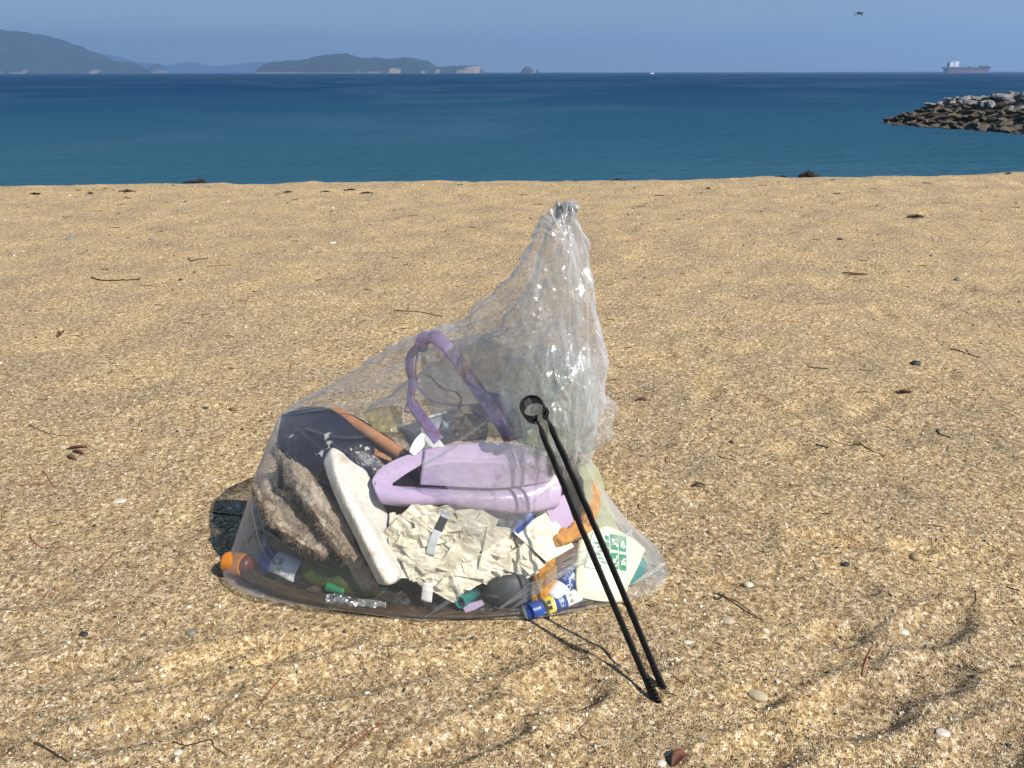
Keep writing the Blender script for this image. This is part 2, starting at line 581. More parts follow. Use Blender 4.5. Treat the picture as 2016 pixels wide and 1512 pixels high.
def build_sand():
    nr, nc = 600, 430
    t = np.linspace(0, 1, nr)
    y = 0.42 * np.exp(t * math.log(20.0 / 0.42))
    u = np.linspace(-1.25, 1.25, nc)
    Y, U = np.meshgrid(y, u, indexing='ij')
    X = U * (Y + 0.25)
    Z = sand_h(X.ravel(), Y.ravel()).reshape(X.shape)
    V = np.stack([X, Y, Z], -1).reshape(-1, 3)
    o = obj("sand_beach", V, grid_faces(nr, nc), M_SAND)
    tag(o, "coarse golden sand beach with footprints", None, kind="structure")
    # the same beach going on to the sides and behind, coarser and a little lower
    xs = np.concatenate([np.linspace(-160, -14, 40), np.linspace(-13, 13, 60), np.linspace(14, 160, 40)])
    ys = np.concatenate([np.linspace(-80, -1, 30), np.linspace(-0.6, 26, 90)])
    YY, XX = np.meshgrid(ys, xs, indexing='ij')
    ZZ = sand_h(XX.ravel(), YY.ravel()).reshape(XX.shape)
    inside = (YY > 0.3) & (YY < 20.3) & (np.abs(XX) < 1.25 * (YY + 0.25) + 0.3)
    ZZ = np.where(inside, ZZ - 0.12, ZZ - 0.004)
    o2 = obj("sand_ground", np.stack([XX, YY, ZZ], -1).reshape(-1, 3), grid_faces(len(ys), len(xs)), M_SAND)
    tag(o2, "sand beach going on to the sides", None, kind="structure")

build_sand()

# ------------------------------------------------------------------ loose grains on the near sand
def grain_material():
    m, nt, out = new_mat("sand_grain")
    b = N(nt, "ShaderNodeBsdfPrincipled")
    b.inputs["Roughness"].default_value = 0.6
    b.inputs["Specular IOR Level"].default_value = 0.4
    at = N(nt, "ShaderNodeAttribute", attribute_name="tone")
    r1 = ramp(nt, [(0, (.025, .023, .021)), (.16, (.10, .075, .052)), (.32, (.22, .165, .105)), (.54, (.32, .255, .17)), (.74, (.46, .385, .27)), (.88, (.76, .70, .57)), (.95, (.46, .20, .08)), (.98, (.80, .78, .72))], 'CONSTANT')  # palette darkened to stand in for the grains' self-shadowing
    nt.links.new(at.outputs["Fac"], r1.inputs["Fac"])
    nt.links.new(r1.outputs["Color"], b.inputs["Base Color"])
    nt.links.new(b.outputs[0], out.inputs["Surface"])
    return m

def scatter_grains(name, n, smin, smax, ymin, ymax, seed, mat, umax=0.95):
    rs = np.random.RandomState(seed)
    t = rs.rand(n)
    y = ymin * np.exp(t * math.log(ymax / ymin))
    x = rs.uniform(-umax, umax, n) * (y + 0.15)
    z = sand_h(x, y)
    s = (smin + (smax - smin) * rs.rand(n) ** 3) * (0.85 + 0.25 * y)
    base = np.array([[1, 0, 0], [0, 1, 0], [-1, 0, 0], [0, -1, 0], [0, 0, 1], [0, 0, -1]], float)
    a = rs.uniform(0, 6.28, n)
    sx, sy, sz = s * rs.uniform(.7, 1.3, n), s * rs.uniform(.6, 1.1, n), s * rs.uniform(.45, .9, n)
    j = 1 + 0.25 * rs.uniform(-1, 1, (n, 6, 1))
    L = base[None] * j
    bx, by, bz = L[..., 0] * sx[:, None], L[..., 1] * sy[:, None], L[..., 2] * sz[:, None]
    tx, ty = rs.uniform(-.6, .6, n), rs.uniform(-.6, .6, n)
    bz = bz + bx * tx[:, None] + by * ty[:, None]
    ca, sa = np.cos(a)[:, None], np.sin(a)[:, None]
    V = np.stack([x[:, None] + bx * ca - by * sa, y[:, None] + bx * sa + by * ca, z[:, None] + sz[:, None] * .35 + bz], -1)
    f = np.array([[0, 1, 4], [1, 2, 4], [2, 3, 4], [3, 0, 4], [1, 0, 5], [2, 1, 5], [3, 2, 5], [0, 3, 5]])
    F = (f[None] + 6 * np.arange(n)[:, None, None]).reshape(-1, 3)
    me = mesh_from(name, V.reshape(-1, 3), F, smooth=False)
    at = me.attributes.new("tone", 'FLOAT', 'FACE')
    at.data.foreach_set("value", np.repeat(rs.rand(n), 8).astype(np.float32))
    o = link(name, me, mat)
    o["kind"] = "stuff"
    return o

M_GRAIN = grain_material()
scatter_grains("sand_grain", 185000, 0.0006, 0.0022, 0.60, 2.5, 21, M_GRAIN)
def shell_bits_material():
    m, nt, out = new_mat("shell_grit")
    b = N(nt, "ShaderNodeBsdfPrincipled"); b.inputs["Roughness"].default_value = 0.5
    at = N(nt, "ShaderNodeAttribute", attribute_name="tone")
    r1 = ramp(nt, [(0, (.03, .027, .025)), (.25, (.16, .12, .08)), (.45, (.62, .52, .36)), (.7, (.80, .76, .66))], 'CONSTANT')
    nt.links.new(at.outputs["Fac"], r1.inputs["Fac"])
    nt.links.new(r1.outputs["Color"], b.inputs["Base Color"])
    nt.links.new(b.outputs[0], out.inputs["Surface"])
    return m
scatter_grains("shell_grit", 5200, 0.0016, 0.0045, 0.6, 7.4, 22, shell_bits_material(), 1.0)

# ------------------------------------------------------------------ sea
def sea_material():
    m, nt, out = new_mat("sea_water")
    L = nt.links.new
    tc = N(nt, "ShaderNodeTexCoord")
    b = N(nt, "ShaderNodeBsdfDiffuse")
    g = N(nt, "ShaderNodeBsdfGlossy"); g.inputs["Roughness"].default_value = 0.22
    sp = N(nt, "ShaderNodeSeparateXYZ"); L(tc.outputs["Object"], sp.inputs[0])
    nz = N(nt, "ShaderNodeTexNoise"); nz.inputs["Scale"].default_value = 0.035; nz.inputs["Detail"].default_value = 4
    mpn = N(nt, "ShaderNodeMapping"); mpn.inputs["Scale"].default_value = (0.5, 1.0, 1.0)
    L(tc.outputs["Object"], mpn.inputs["Vector"]); L(mpn.outputs[0], nz.inputs["Vector"])
    lg = N(nt, "ShaderNodeMath", operation='LOGARITHM'); lg.inputs[1].default_value = 10.0
    mxm = N(nt, "ShaderNodeMath", operation='MAXIMUM'); mxm.inputs[1].default_value = 1.0
    L(sp.outputs["Y"], mxm.inputs[0]); L(mxm.outputs[0], lg.inputs[0])
    wob = N(nt, "ShaderNodeMath", operation='MULTIPLY_ADD'); wob.inputs[1].default_value = 0.55
    L(nz.outputs["Fac"], wob.inputs[0]); L(lg.outputs[0], wob.inputs[2])
    mr = N(nt, "ShaderNodeMapRange"); mr.inputs["From Min"].default_value = 1.45; mr.inputs["From Max"].default_value = 3.4
    L(wob.outputs[0], mr.inputs["Value"])
    cr = ramp(nt, SEA_STOPS)
    L(mr.outputs[0], cr.inputs["Fac"])
    sl = N(nt, "ShaderNodeTexNoise"); sl.inputs["Scale"].default_value = 0.02; sl.inputs["Detail"].default_value = 5; sl.inputs["Distortion"].default_value = 1.2
    mps = N(nt, "ShaderNodeMapping"); mps.inputs["Scale"].default_value = (0.9, 0.55, 1.0); mps.inputs["Location"].default_value = (0.4, 0.3, 0)
    L(tc.outputs["Object"], mps.inputs["Vector"]); L(mps.outputs[0], sl.inputs["Vector"])
    slr = ramp(nt, [(0.46, (0, 0, 0)), (0.56, (1, 1, 1)), (0.66, (0.1, 0.1, 0.1))])
    L(sl.outputs["Fac"], slr.inputs["Fac"])
    sls = N(nt, "ShaderNodeMath", operation='MULTIPLY'); sls.inputs[1].default_value = 0.16
    L(slr.outputs["Color"], sls.inputs[0])
    smx = N(nt, "ShaderNodeMix", data_type='RGBA'); smx.inputs["B"].default_value = (.09, .16, .23, 1)
    L(sls.outputs[0], smx.inputs["Factor"]); L(cr.outputs["Color"], smx.inputs["A"])
    L(smx.outputs["Result"], b.inputs["Color"])
    # wind ripples and longer wavelets
    def wave(scale, sx, sy, det, dist, stren, prev):
        mp = N(nt, "ShaderNodeMapping"); mp.inputs["Scale"].default_value = (sx, sy, 1); mp.inputs["Rotation"].default_value = (0, 0, 0.15)
        n_ = N(nt, "ShaderNodeTexNoise"); n_.inputs["Scale"].default_value = scale; n_.inputs["Detail"].default_value = det
        L(tc.outputs["Object"], mp.inputs["Vector"]); L(mp.outputs[0], n_.inputs["Vector"])
        bp = N(nt, "ShaderNodeBump"); bp.inputs["Strength"].default_value = stren; bp.inputs["Distance"].default_value = dist
        L(n_.outputs["Fac"], bp.inputs["Height"])
        if prev is not None: L(prev.outputs["Normal"], bp.inputs["Normal"])
        return bp
    w1 = wave(1.6, 0.7, 1.4, 4, 0.22, 0.9, None)
    w2 = wave(0.22, 0.5, 1.5, 3, 0.7, 0.7, w1)
    L(w2.outputs["Normal"], b.inputs["Normal"]); L(w2.outputs["Normal"], g.inputs["Normal"])
    mxs = N(nt, "ShaderNodeMixShader"); mxs.inputs[0].default_value = 0.07      # wind-roughened water mirrors little of the low sky
    L(b.outputs[0], mxs.inputs[1]); L(g.outputs[0], mxs.inputs[2])
    L(mxs.outputs[0], out.inputs["Surface"])
    return m

SEA_STOPS = [(0.0, (.028, .098, .142)), (0.25, (.017, .072, .128)), (0.52, (.0040, .038, .098)), (1.0, (.0022, .029, .076))]
ys = np.concatenate([np.linspace(9, 60, 40), 60 * np.exp(np.linspace(0.03, math.log(9000 / 60.0), 60))])
us = np.linspace(-1, 1, 81)
YY, UU = np.meshgrid(ys, us, indexing='ij')
XX = np.sign(UU) * np.abs(UU) ** 1.0 * (200 + YY * 0.98)
sea = obj("sea", np.stack([XX, YY, np.full_like(XX, SEA_Z)], -1).reshape(-1, 3), grid_faces(len(ys), len(us)), sea_material())
tag(sea, "calm blue sea turning teal near the shore", None, kind="structure")

# ------------------------------------------------------------------ far islands
def island_material(name, green=(.018, .026, .020), rock=(.42, .32, .24)):
    m, nt, out = new_mat(name)
    b = N(nt, "ShaderNodeBsdfPrincipled"); b.inputs["Roughness"].default_value = 0.9
    at = N(nt, "ShaderNodeAttribute", attribute_name="cliff")
    tc = N(nt, "ShaderNodeTexCoord")
    nz = N(nt, "ShaderNodeTexNoise"); nz.inputs["Scale"].default_value = 0.03; nz.inputs["Detail"].default_value = 6
    nt.links.new(tc.outputs["Object"], nz.inputs["Vector"])
    rp = ramp(nt, [(0.35, tuple(c * 0.6 for c in green)), (0.65, tuple(c * 1.4 for c in green))])
    nt.links.new(nz.outputs["Fac"], rp.inputs["Fac"])
    mx = N(nt, "ShaderNodeMix", data_type='RGBA'); mx.inputs["B"].default_value = (*rock, 1)
    nt.links.new(at.outputs["Fac"], mx.inputs["Factor"])
    nt.links.new(rp.outputs["Color"], mx.inputs["A"])
    nt.links.new(mx.outputs["Result"], b.inputs["Base Color"])
    nt.links.new(b.outputs[0], out.inputs["Surface"])
    return m

def island(name, label, prof, D, depth, mat, cliffs=(), rugged=0.06, power=1.6, nx=220):
    """prof: (px, py) skyline seen at distance D; a real mound of that outline, depth metres deep"""
    prof = np.array(prof, float)
    pxs = np.linspace(prof[0, 0], prof[-1, 0], nx)
    pys = np.interp(pxs, prof[:, 0], prof[:, 1])
    top = np.array([P(a, b, D) for a, b in zip(pxs, pys)])
    H = np.maximum(top[:, 2] - SEA_Z, 0.0)
    nt_ = 41
    t = np.linspace(-1, 1, nt_)
    hw = 0.5 * depth * np.clip(H / H.max() * 1.6, 0.05, 1) ** 0.6
    X = top[:, 0][None, :] + 0 * t[:, None]
    Y = D + t[:, None] * hw[None, :] + 0.2 * depth * vnoise(n2(X, X * 0 + D, 0.004, 5)) * 0.3
    Z = H[None, :] * (1 - np.abs(t[:, None]) ** power)
    X = X * (Y / D) ** 0
    nn = fbm(np.stack([X * 0.012, Y * 0.012, Z * 0.01], -1), 5)
    Zr = Z + rugged * H.max() * nn * np.clip(Z / (0.25 * H.max() + 1e-6), 0, 1)
    small = 0.07 * H.max() * np.abs(vnoise(np.stack([X * 0.10, Y * 0.10, X * 0 + 2.0], -1))) * np.clip(Z / (0.2 * H.max()), 0, 1)
    Zr = np.minimum(Zr, Z * 1.02) + small
    V = np.stack([X, Y, SEA_Z - 0.5 + Zr], -1)
    me = mesh_from(name, V.reshape(-1, 3), grid_faces(nt_, nx))
    cl = np.zeros((nt_, nx), np.float32)
    for (a, b, ztop, amt) in cliffs:
        mk = sstep(a, a + 4, pxs) * (1 - sstep(b - 4, b, pxs))
        zz = SEA_Z + Zr
        wob = 0.6 + 0.8 * (0.5 + 0.5 * vnoise(np.stack([X * 0.05, Y * 0.05, X * 0 + 7.0], -1)))
        cl = np.maximum(cl, .6 * amt * mk[None, :] * (zz - SEA_Z < ztop * wob))
    at = me.attributes.new("cliff", 'FLOAT', 'POINT')
    at.data.foreach_set("value", cl.astype(np.float32).ravel())
    o = link(name, me, mat)
    tag(o, label, None, kind="structure")
    return o

M_ISL = island_material("island_woods")
island("island_hills", "long dark wooded hill on the left of the horizon",
       [(-420, 143), (-330, 110), (-200, 85), (-90, 76), (0, 63.5), (16, 61), (34, 64), (62, 67), (90, 70), (113, 75), (140, 86), (160, 95), (178, 104), (196, 116), (215, 121), (232, 123), (246, 122), (258, 126), (266, 132), (272, 143)],
       3200, 700, M_ISL, [(118, 150, 9, .7), (218, 238, 11, .8), (0, 110, 3, .8)], 0.03)
island("island", "wooded island with pale cliffs in the middle of the horizon",
       [(515, 144), (519, 134), (527, 126), (540, 122), (562, 120), (590, 119), (606, 117), (618, 112), (640, 109), (660, 106), (682, 105.5), (694, 109), (712, 115), (730, 114), (745, 113), (760, 117), (778, 116), (797, 113.5), (815, 116), (842, 120), (853, 126), (861, 133), (880, 132), (900, 131), (922, 130), (938, 129), (946, 133), (952, 140), (957, 144)],
       2800, 420, M_ISL, [(780, 806, 12, 1), (840, 850, 8, .8), (862, 874, 12, 1), (903, 925, 12, .8), (918, 950, 22, 1), (515, 780, 4, .6)], 0.03)
island("islet", "small round rocky islet right of the island",
       [(1025, 144), (1028, 138), (1034, 132), (1040, 130.5), (1046, 133), (1050, 138), (1053, 141), (1060, 142.5), (1063, 144)], 2700, 60, M_ISL, [(1046, 1064, 6, .8)], 0.02, nx=90)
island("sea_stack", "thin sea stack beside the round islet", [(1056, 144), (1057, 138), (1058.5, 135.5), (1060, 137), (1061, 144)], 2680, 12, M_ISL, [], 0.02, nx=24)
island("far_islet", "small pointed islet beside the left hill", [(286, 144), (294, 136), (300, 130), (306, 124), (314, 126), (321, 132), (328, 139), (333, 144)], 4200, 140, M_ISL, [(286, 333, 12, .5)], 0.03, nx=90)
island("far_hills", "faint blue hills far behind the islands",
       [(90, 144), (150, 122), (175, 108), (190, 105), (214, 106), (236, 113), (262, 121), (330, 129), (372, 122), (390, 125), (420, 131), (470, 127), (500, 123), (560, 122), (620, 124), (700, 130), (780, 144)],
       7600, 900, M_ISL, [], 0.03)

# ------------------------------------------------------------------ haze
def build_haze():
    x0, x1, y0, y1, z0, z1 = -9800, 9800, -400, 9300, -9.0, 330.0
    V = [(x0, y0, z0), (x1, y0, z0), (x1, y1, z0), (x0, y1, z0), (x0, y0, z1), (x1, y0, z1), (x1, y1, z1), (x0, y1, z1)]
    F = [(0, 3, 2, 1), (4, 5, 6, 7), (0, 1, 5, 4), (1, 2, 6, 5), (2, 3, 7, 6), (3, 0, 4, 7)]
    m, nt, out = new_mat("haze_air")
    v = N(nt, "ShaderNodeVolumePrincipled")
    v.inputs["Color"].default_value = HAZE_COL
    v.inputs["Density"].default_value = HAZE_DENS
    v.inputs["Anisotropy"].default_value = HAZE_G
    nt.links.new(v.outputs[0], out.inputs["Volume"])
    o = obj("haze", V, F, m, smooth=False)
    o["kind"] = "stuff"
    return o

HAZE_COL, HAZE_DENS, HAZE_G = (0.41, 0.66, 1.0, 1), 0.00026, 0.35
build_haze()

# ------------------------------------------------------------------ breakwater of piled boulders
M_ROCK_DARK = simple("wet_boulder", (.085, .062, .036), (.030, .022, .014), 3.0, 0.7, 0.5, 8, stain=(.14, .11, .05), stain_scale=2.5)
M_ROCK_MID = simple("brown_boulder", (.14, .112, .07), (.05, .038, .025), 3.0, 0.8, 0.5, 8)
M_ROCK_PALE = simple("pale_boulder", (.27, .26, .245), (.16, .15, .14), 3.0, 0.85, 0.5, 8)

def boulder_mesh(name, seed, mat):
    rs = np.random.RandomState(seed)
    bm = bmesh.new()
    bmesh.ops.create_icosphere(bm, subdivisions=2, radius=1.0)
    V = np.array([v.co[:] for v in bm.verts])
    for k in range(9):                        # chop with planes: angular quarried faces
        d = rs.normal(size=3); d /= np.linalg.norm(d)
        lim = rs.uniform(0.55, 0.85)
        s = V @ d
        V = V - np.clip(s - lim, 0, None)[:, None] * d
    V = V * np.array([1.0, rs.uniform(.55, .8), rs.uniform(.38, .6)])
    V += 0.03 * rs.normal(size=V.shape)
    F = [tuple(v.index for v in f.verts) for f in bm.faces]
    bm.free()
    me = mesh_from(name, V, F, smooth=False)
    me.materials.append(mat)
    return me

def build_breakwater():
    root = thing("breakwater", "breakwater of piled dark boulders with a pale crest at the right edge", "breakwater", None, (31, 42, SEA_Z))
    C1, C0 = np.array([27.6, 50.0]), np.array([38.0, 25.3])
    d = (C0 - C1); L = np.linalg.norm(d); d /= L
    n = np.array([d[1], -d[0]])
    if n[0] > 0: n = -n                       # n points to the sea side we look at
    Hc, W = 1.95, 4.3
    def height(s, w):
        # s along the crest from the head, w across (positive towards the viewer)
        r = np.hypot(np.minimum(s, 0), w) if np.isscalar(s) else np.hypot(np.minimum(s, 0), w)
        prof = np.clip(1 - np.maximum(np.abs(r) - 0.9, 0) / (W - 0.9), -0.3, 1)
        taper = 0.72 + 0.28 * sstep(-1.0, 6.0, np.asarray(s, float))
        return Hc * prof * taper
    ss = np.linspace(-5, L, 70); ww = np.linspace(-5.5, 5.5, 40)
    S, Wd = np.meshgrid(ss, ww, indexing='ij')
    Z = height(S, Wd) - 0.14
    V = np.stack([C1[0] + d[0] * S + n[0] * Wd - 31, C1[1] + d[1] * S + n[1] * Wd - 42, Z], -1)
    obj("rubble_core", V.reshape(-1, 3), grid_faces(70, 40), M_ROCK_MID, root)
    rs = np.random.RandomState(3)
    sets = {}
    for key, mat in (("d", M_ROCK_DARK), ("m", M_ROCK_MID), ("p", M_ROCK_PALE)):
        sets[key] = [boulder_mesh("boulder", 40 + i + ord(key), mat) for i in range(4)]
    cand = []
    for _ in range(40000):
        s, w = rs.uniform(-4.6, 10.5), rs.uniform(-1.2, 4.8)
        z = float(height(s, w))
        if z < -0.25: continue
        sc = rs.uniform(.24, .42)
        if all((s - a) ** 2 + (w - b) ** 2 > (0.60 * (sc + c)) ** 2 for a, b, c, _ in cand):
            cand.append((s, w, sc, z))
        if len(cand) >= 285: break
    for s, w, sc, z in cand:
        kk = "p" if z > 1.20 + rs.uniform(-.28, .20) else ("m" if rs.rand() < 0.45 else "d")
        o = link("boulder", sets[kk][rs.randint(4)], None, root)
        o.location = (C1[0] + d[0] * s + n[0] * w - 31, C1[1] + d[1] * s + n[1] * w - 42, z - 0.04)
        slope = 0.42 if (s > 0 or True) else 0
        o.rotation_euler = (rs.uniform(-.45, .45), rs.uniform(-.45, .45), rs.uniform(0, 6.28))
        o.scale = (sc * 1.5, sc * 1.15, sc * .8)
    return root

build_breakwater()

# ------------------------------------------------------------------ ship, boat, bird
def box_mesh(c, s, taper=None):
    x, y, z = s[0] / 2, s[1] / 2, s[2] / 2
    V = np.array([(-x, -y, -z), (x, -y, -z), (x, y, -z), (-x, y, -z), (-x, -y, z), (x, -y, z), (x, y, z), (-x, y, z)])
    if taper: V[4:, :2] *= taper
    F = [(0, 3, 2, 1), (4, 5, 6, 7), (0, 1, 5, 4), (1, 2, 6, 5), (2, 3, 7, 6), (3, 0, 4, 7)]
    return V + np.array(c), F

def join(*vf):
    Vs, Fs, k = [], [], 0
    for V, F in vf:
        V = np.asarray(V); Vs.append(V)
        Fs += [tuple(i + k for i in f) for f in F]
        k += len(V)
    return np.vstack(Vs), Fs

M_WHITE = simple("white_paint", (.90, .90, .88), (.84, .84, .82), 2, 0.4)
M_HULL = simple("navy_hull_paint", (.02, .035, .09), (.015, .025, .07), .5, 0.5)
M_BOOT = simple("red_hull_paint", (.24, .075, .075), (.18, .06, .06), .3, 0.6)
M_DECK = simple("red_deck_paint", (.22, .10, .09), (.15, .08, .08), .5, 0.7)
M_DARKM = simple("dark_metal", (.02, .022, .03), None, 1, 0.6)
M_GREYP = simple("grey_paint", (.45, .48, .52), None, 1, 0.5)

def build_ship():
    D = 1900.0
    s = (D * CP + (CAM_H - SEA_Z) * SP) / FPX          # metres per photograph pixel there
    c = P(1904, 140, D)
    root = thing("cargo_ship", "cargo ship with white deckhouse and navy and red hull on the horizon", "ship", None, (c[0], D, SEA_Z))
    def lx(px): return (px - 1904) * s
    def lz(py): return (141.5 - py) * s
    def hull(z0, z1, zs0, sheer, ends0, ends1, name, mat):
        xs = np.linspace(0, 1, 28)
        V = []
        for (ze, ends) in ((z0, ends0), (z1, ends1)):
            for q in xs:
                x = lx(ends[0]) + q * (lx(ends[1]) - lx(ends[0]))
                hw = 8.0 * min(1, (q / 0.06) ** 0.5 * 0.8 + 0.2) * min(1, ((1 - q) / 0.16) ** 0.6 + 0.02)
                zz = ze + sheer * (max(0, q - .8) / .2) ** 2 * (ze > z0)
                V.append((x, -hw, zz)); V.append((x, hw, zz))
        n = len(xs); F = []
        for i in range(n - 1):
            a, b = 2 * i, 2 * i + 2
            o_ = 2 * n
            F += [(a, b, b + o_, a + o_), (b + 1, a + 1, a + 1 + o_, b + 1 + o_), (a + o_, b + o_, b + 1 + o_, a + 1 + o_), (a + 1, b + 1, b, a)]
        F += [(0, 2 * n, 2 * n + 1, 1), (2 * n - 2, 2 * n - 1, 4 * n - 1, 4 * n - 2)]
        return obj(name, V, F, mat, root, smooth=False)
    hull(-1.5, lz(136.2), 0, 0, (1860, 1946), (1859, 1947.5), "boot_top", M_BOOT)
    hull(lz(136.2) + .01, lz(132.8), 0, 0, (1859, 1947.5), (1857.5, 1949), "hull", M_HULL)
    # raised bow and stern
    V, F = box_mesh((lx(1868.5), 0, lz(132.0)), (lx(1884) - lx(1858.5), 14, 2.0)); obj("poop_deck", V, F, M_HULL, root, smooth=False)
    V, F = box_mesh((lx(1938.5), 0, lz(131.0)), (lx(1949) - lx(1929), 9, 4.4), 0.94); obj("forecastle", V, F, M_HULL, root, smooth=False)
    V, F = box_mesh((lx(1945.6), 0, lz(128.4)), (5.5, 7, 1.2)); obj("bow_rail", V, F, M_WHITE, root, smooth=False)
    V, F = join(box_mesh((lx(1879.5), 0, lz(125.8)), (lx(1883.6) - lx(1875.2), 13, lz(120.8) - lz(131.0))),
                box_mesh((lx(1871), 0, lz(126.6)), (lx(1875.2) - lx(1866.8), 11, lz(122.6) - lz(131.0))))
    dh = obj("deckhouse", V, F, M_WHITE, root, smooth=False)
    for k in range(3):
        z = lz(122.6 + 2.6 * k)
        V, F = box_mesh((lx(1883.6) + .06, 0, z), (.1, 9, .8)); obj("window_band", V, F, M_DARKM, dh, smooth=False)
    V, F = box_mesh((lx(1865.6), 0, lz(126.6)), (2.6, 5, lz(121.4) - lz(129.5)), .8); obj("funnel", V, F, M_DARKM, root, smooth=False)
    V, F = join(box_mesh((lx(1873.6), 0, lz(118.6)), (2.2, 2.2, lz(113.8) - lz(122.6)), .5), box_mesh((lx(1874.4), 0, lz(115.6)), (3.0, 5, .7)))
    obj("radar_mast", V, F, M_GREYP, root, smooth=False)
    V, F = join(box_mesh((lx(1938.6), 0, lz(124.6)), (1.5, 1.5, lz(120) - lz(129)), .6), box_mesh((lx(1938.6), 0, lz(121.6)), (.5, 4, .5)))
    obj("foremast", V, F, M_GREYP, root, smooth=False)
    V, F = join(box_mesh((lx(1906), 0, lz(131.7)), (lx(1928) - lx(1885), 4, 2.0)), box_mesh((lx(1907), 0, lz(130.9)), (2, 8, 2.6)), box_mesh((lx(1893), 3, lz(131.2)), (1.6, 3, 2.2)))
    obj("cargo_hatch", V, F, M_DECK, root, smooth=False)

build_ship()

def build_boat():
    c = P(1285, 142.6, 1250)
    root = thing("motor_boat", "tiny white motor boat far out near the horizon", "boat", None, (c[0], 1250, SEA_Z))
    xs = np.linspace(-3.4, 3.4, 12); V = []
    for z, k in ((-.2, .8), (1.0, 1.0)):
        for x in xs:
            hw = 1.15 * k * (1 - max(0, x / 3.5) ** 2.5); V += [(x * k ** .3, -hw, z + .25 * (x > 1) * (z > 0)), (x * k ** .3, hw, z + .25 * (x > 1) * (z > 0))]
    F = []; o_ = 24
    for i in range(11):
        a, b = 2 * i, 2 * i + 2
        F += [(a, b, b + o_, a + o_), (b + 1, a + 1, a + 1 + o_, b + 1 + o_), (a + o_, b + o_, b + 1 + o_, a + 1 + o_), (a + 1, b + 1, b, a)]
    F += [(0, o_, o_ + 1, 1), (22, 23, 23 + o_, 22 + o_)]
    obj("hull", V, F, M_WHITE, root, smooth=False)
    V, F = box_mesh((-.4, 0, 1.6), (2.4, 1.6, 1.2), .8); obj("cabin", V, F, M_WHITE, root, smooth=False)
build_boat()

def build_bird():
    c = P(1693, 28, 38.0)
    body = catmull([(-.17, 0, -.02), (-.12, 0, -.012), (-.02, 0, 0), (.08, 0, .012), (.13, 0, .022), (.165, 0, .018), (.19, 0, .01)], 22)
    rad = np.interp(np.linspace(0, 1, 22), [0, .2, .45, .65, .78, .88, 1], [.012, .016, .036, .034, .024, .018, .003])
    V1, F1 = tube_mesh(body, rad, 10)
    parts = [(V1, F1)]
    for sgn in (-1, 1):
        ctrl = np.array([[(.06, 0, .012), (.05, .10, .045), (.01, .22, .035), (-.06, .36, -.01)],
                         [(-.05, 0, .012), (-.06, .10, .042), (-.07, .22, .03), (-.085, .37, -.012)]])
        ctrl[..., 1] *= sgn
        A = np.stack([catmull(ctrl[i], 12) for i in range(2)]); S = np.stack([A[0] * (1 - t) + A[1] * t for t in np.linspace(0, 1, 5)])
        parts.append(solid_sheet(S, .008))
    tail = np.array([[(-.14, -.02, -.01), (-.14, .02, -.01)], [(-.24, -.045, -.02), (-.24, .045, -.02)]])
    parts.append(solid_sheet(np.stack([np.stack([tail[i, 0] * (1 - t) + tail[i, 1] * t for t in np.linspace(0, 1, 4)]) for i in range(2)]), .006))
    V, F = join(*parts)
    o = obj("bird", V, F, simple("bird_plumage", (.02, .018, .016), None, 20, 0.8))
    o.location = c
    o.rotation_euler = (R(12), R(-8), R(8))
    tag(o, "dark bird gliding alone in the sky", "bird")
build_bird()

# ================================================================== THE RUBBISH BAG
M_FILM = film_mat("clear_plastic_film", (0.97, 0.975, 0.975), (0.92, 0.93, 0.95), veil=0.062, edge=0.85, rough=0.12, gloss=0.36, bump=0.10, bscale=40, layers=0.17)

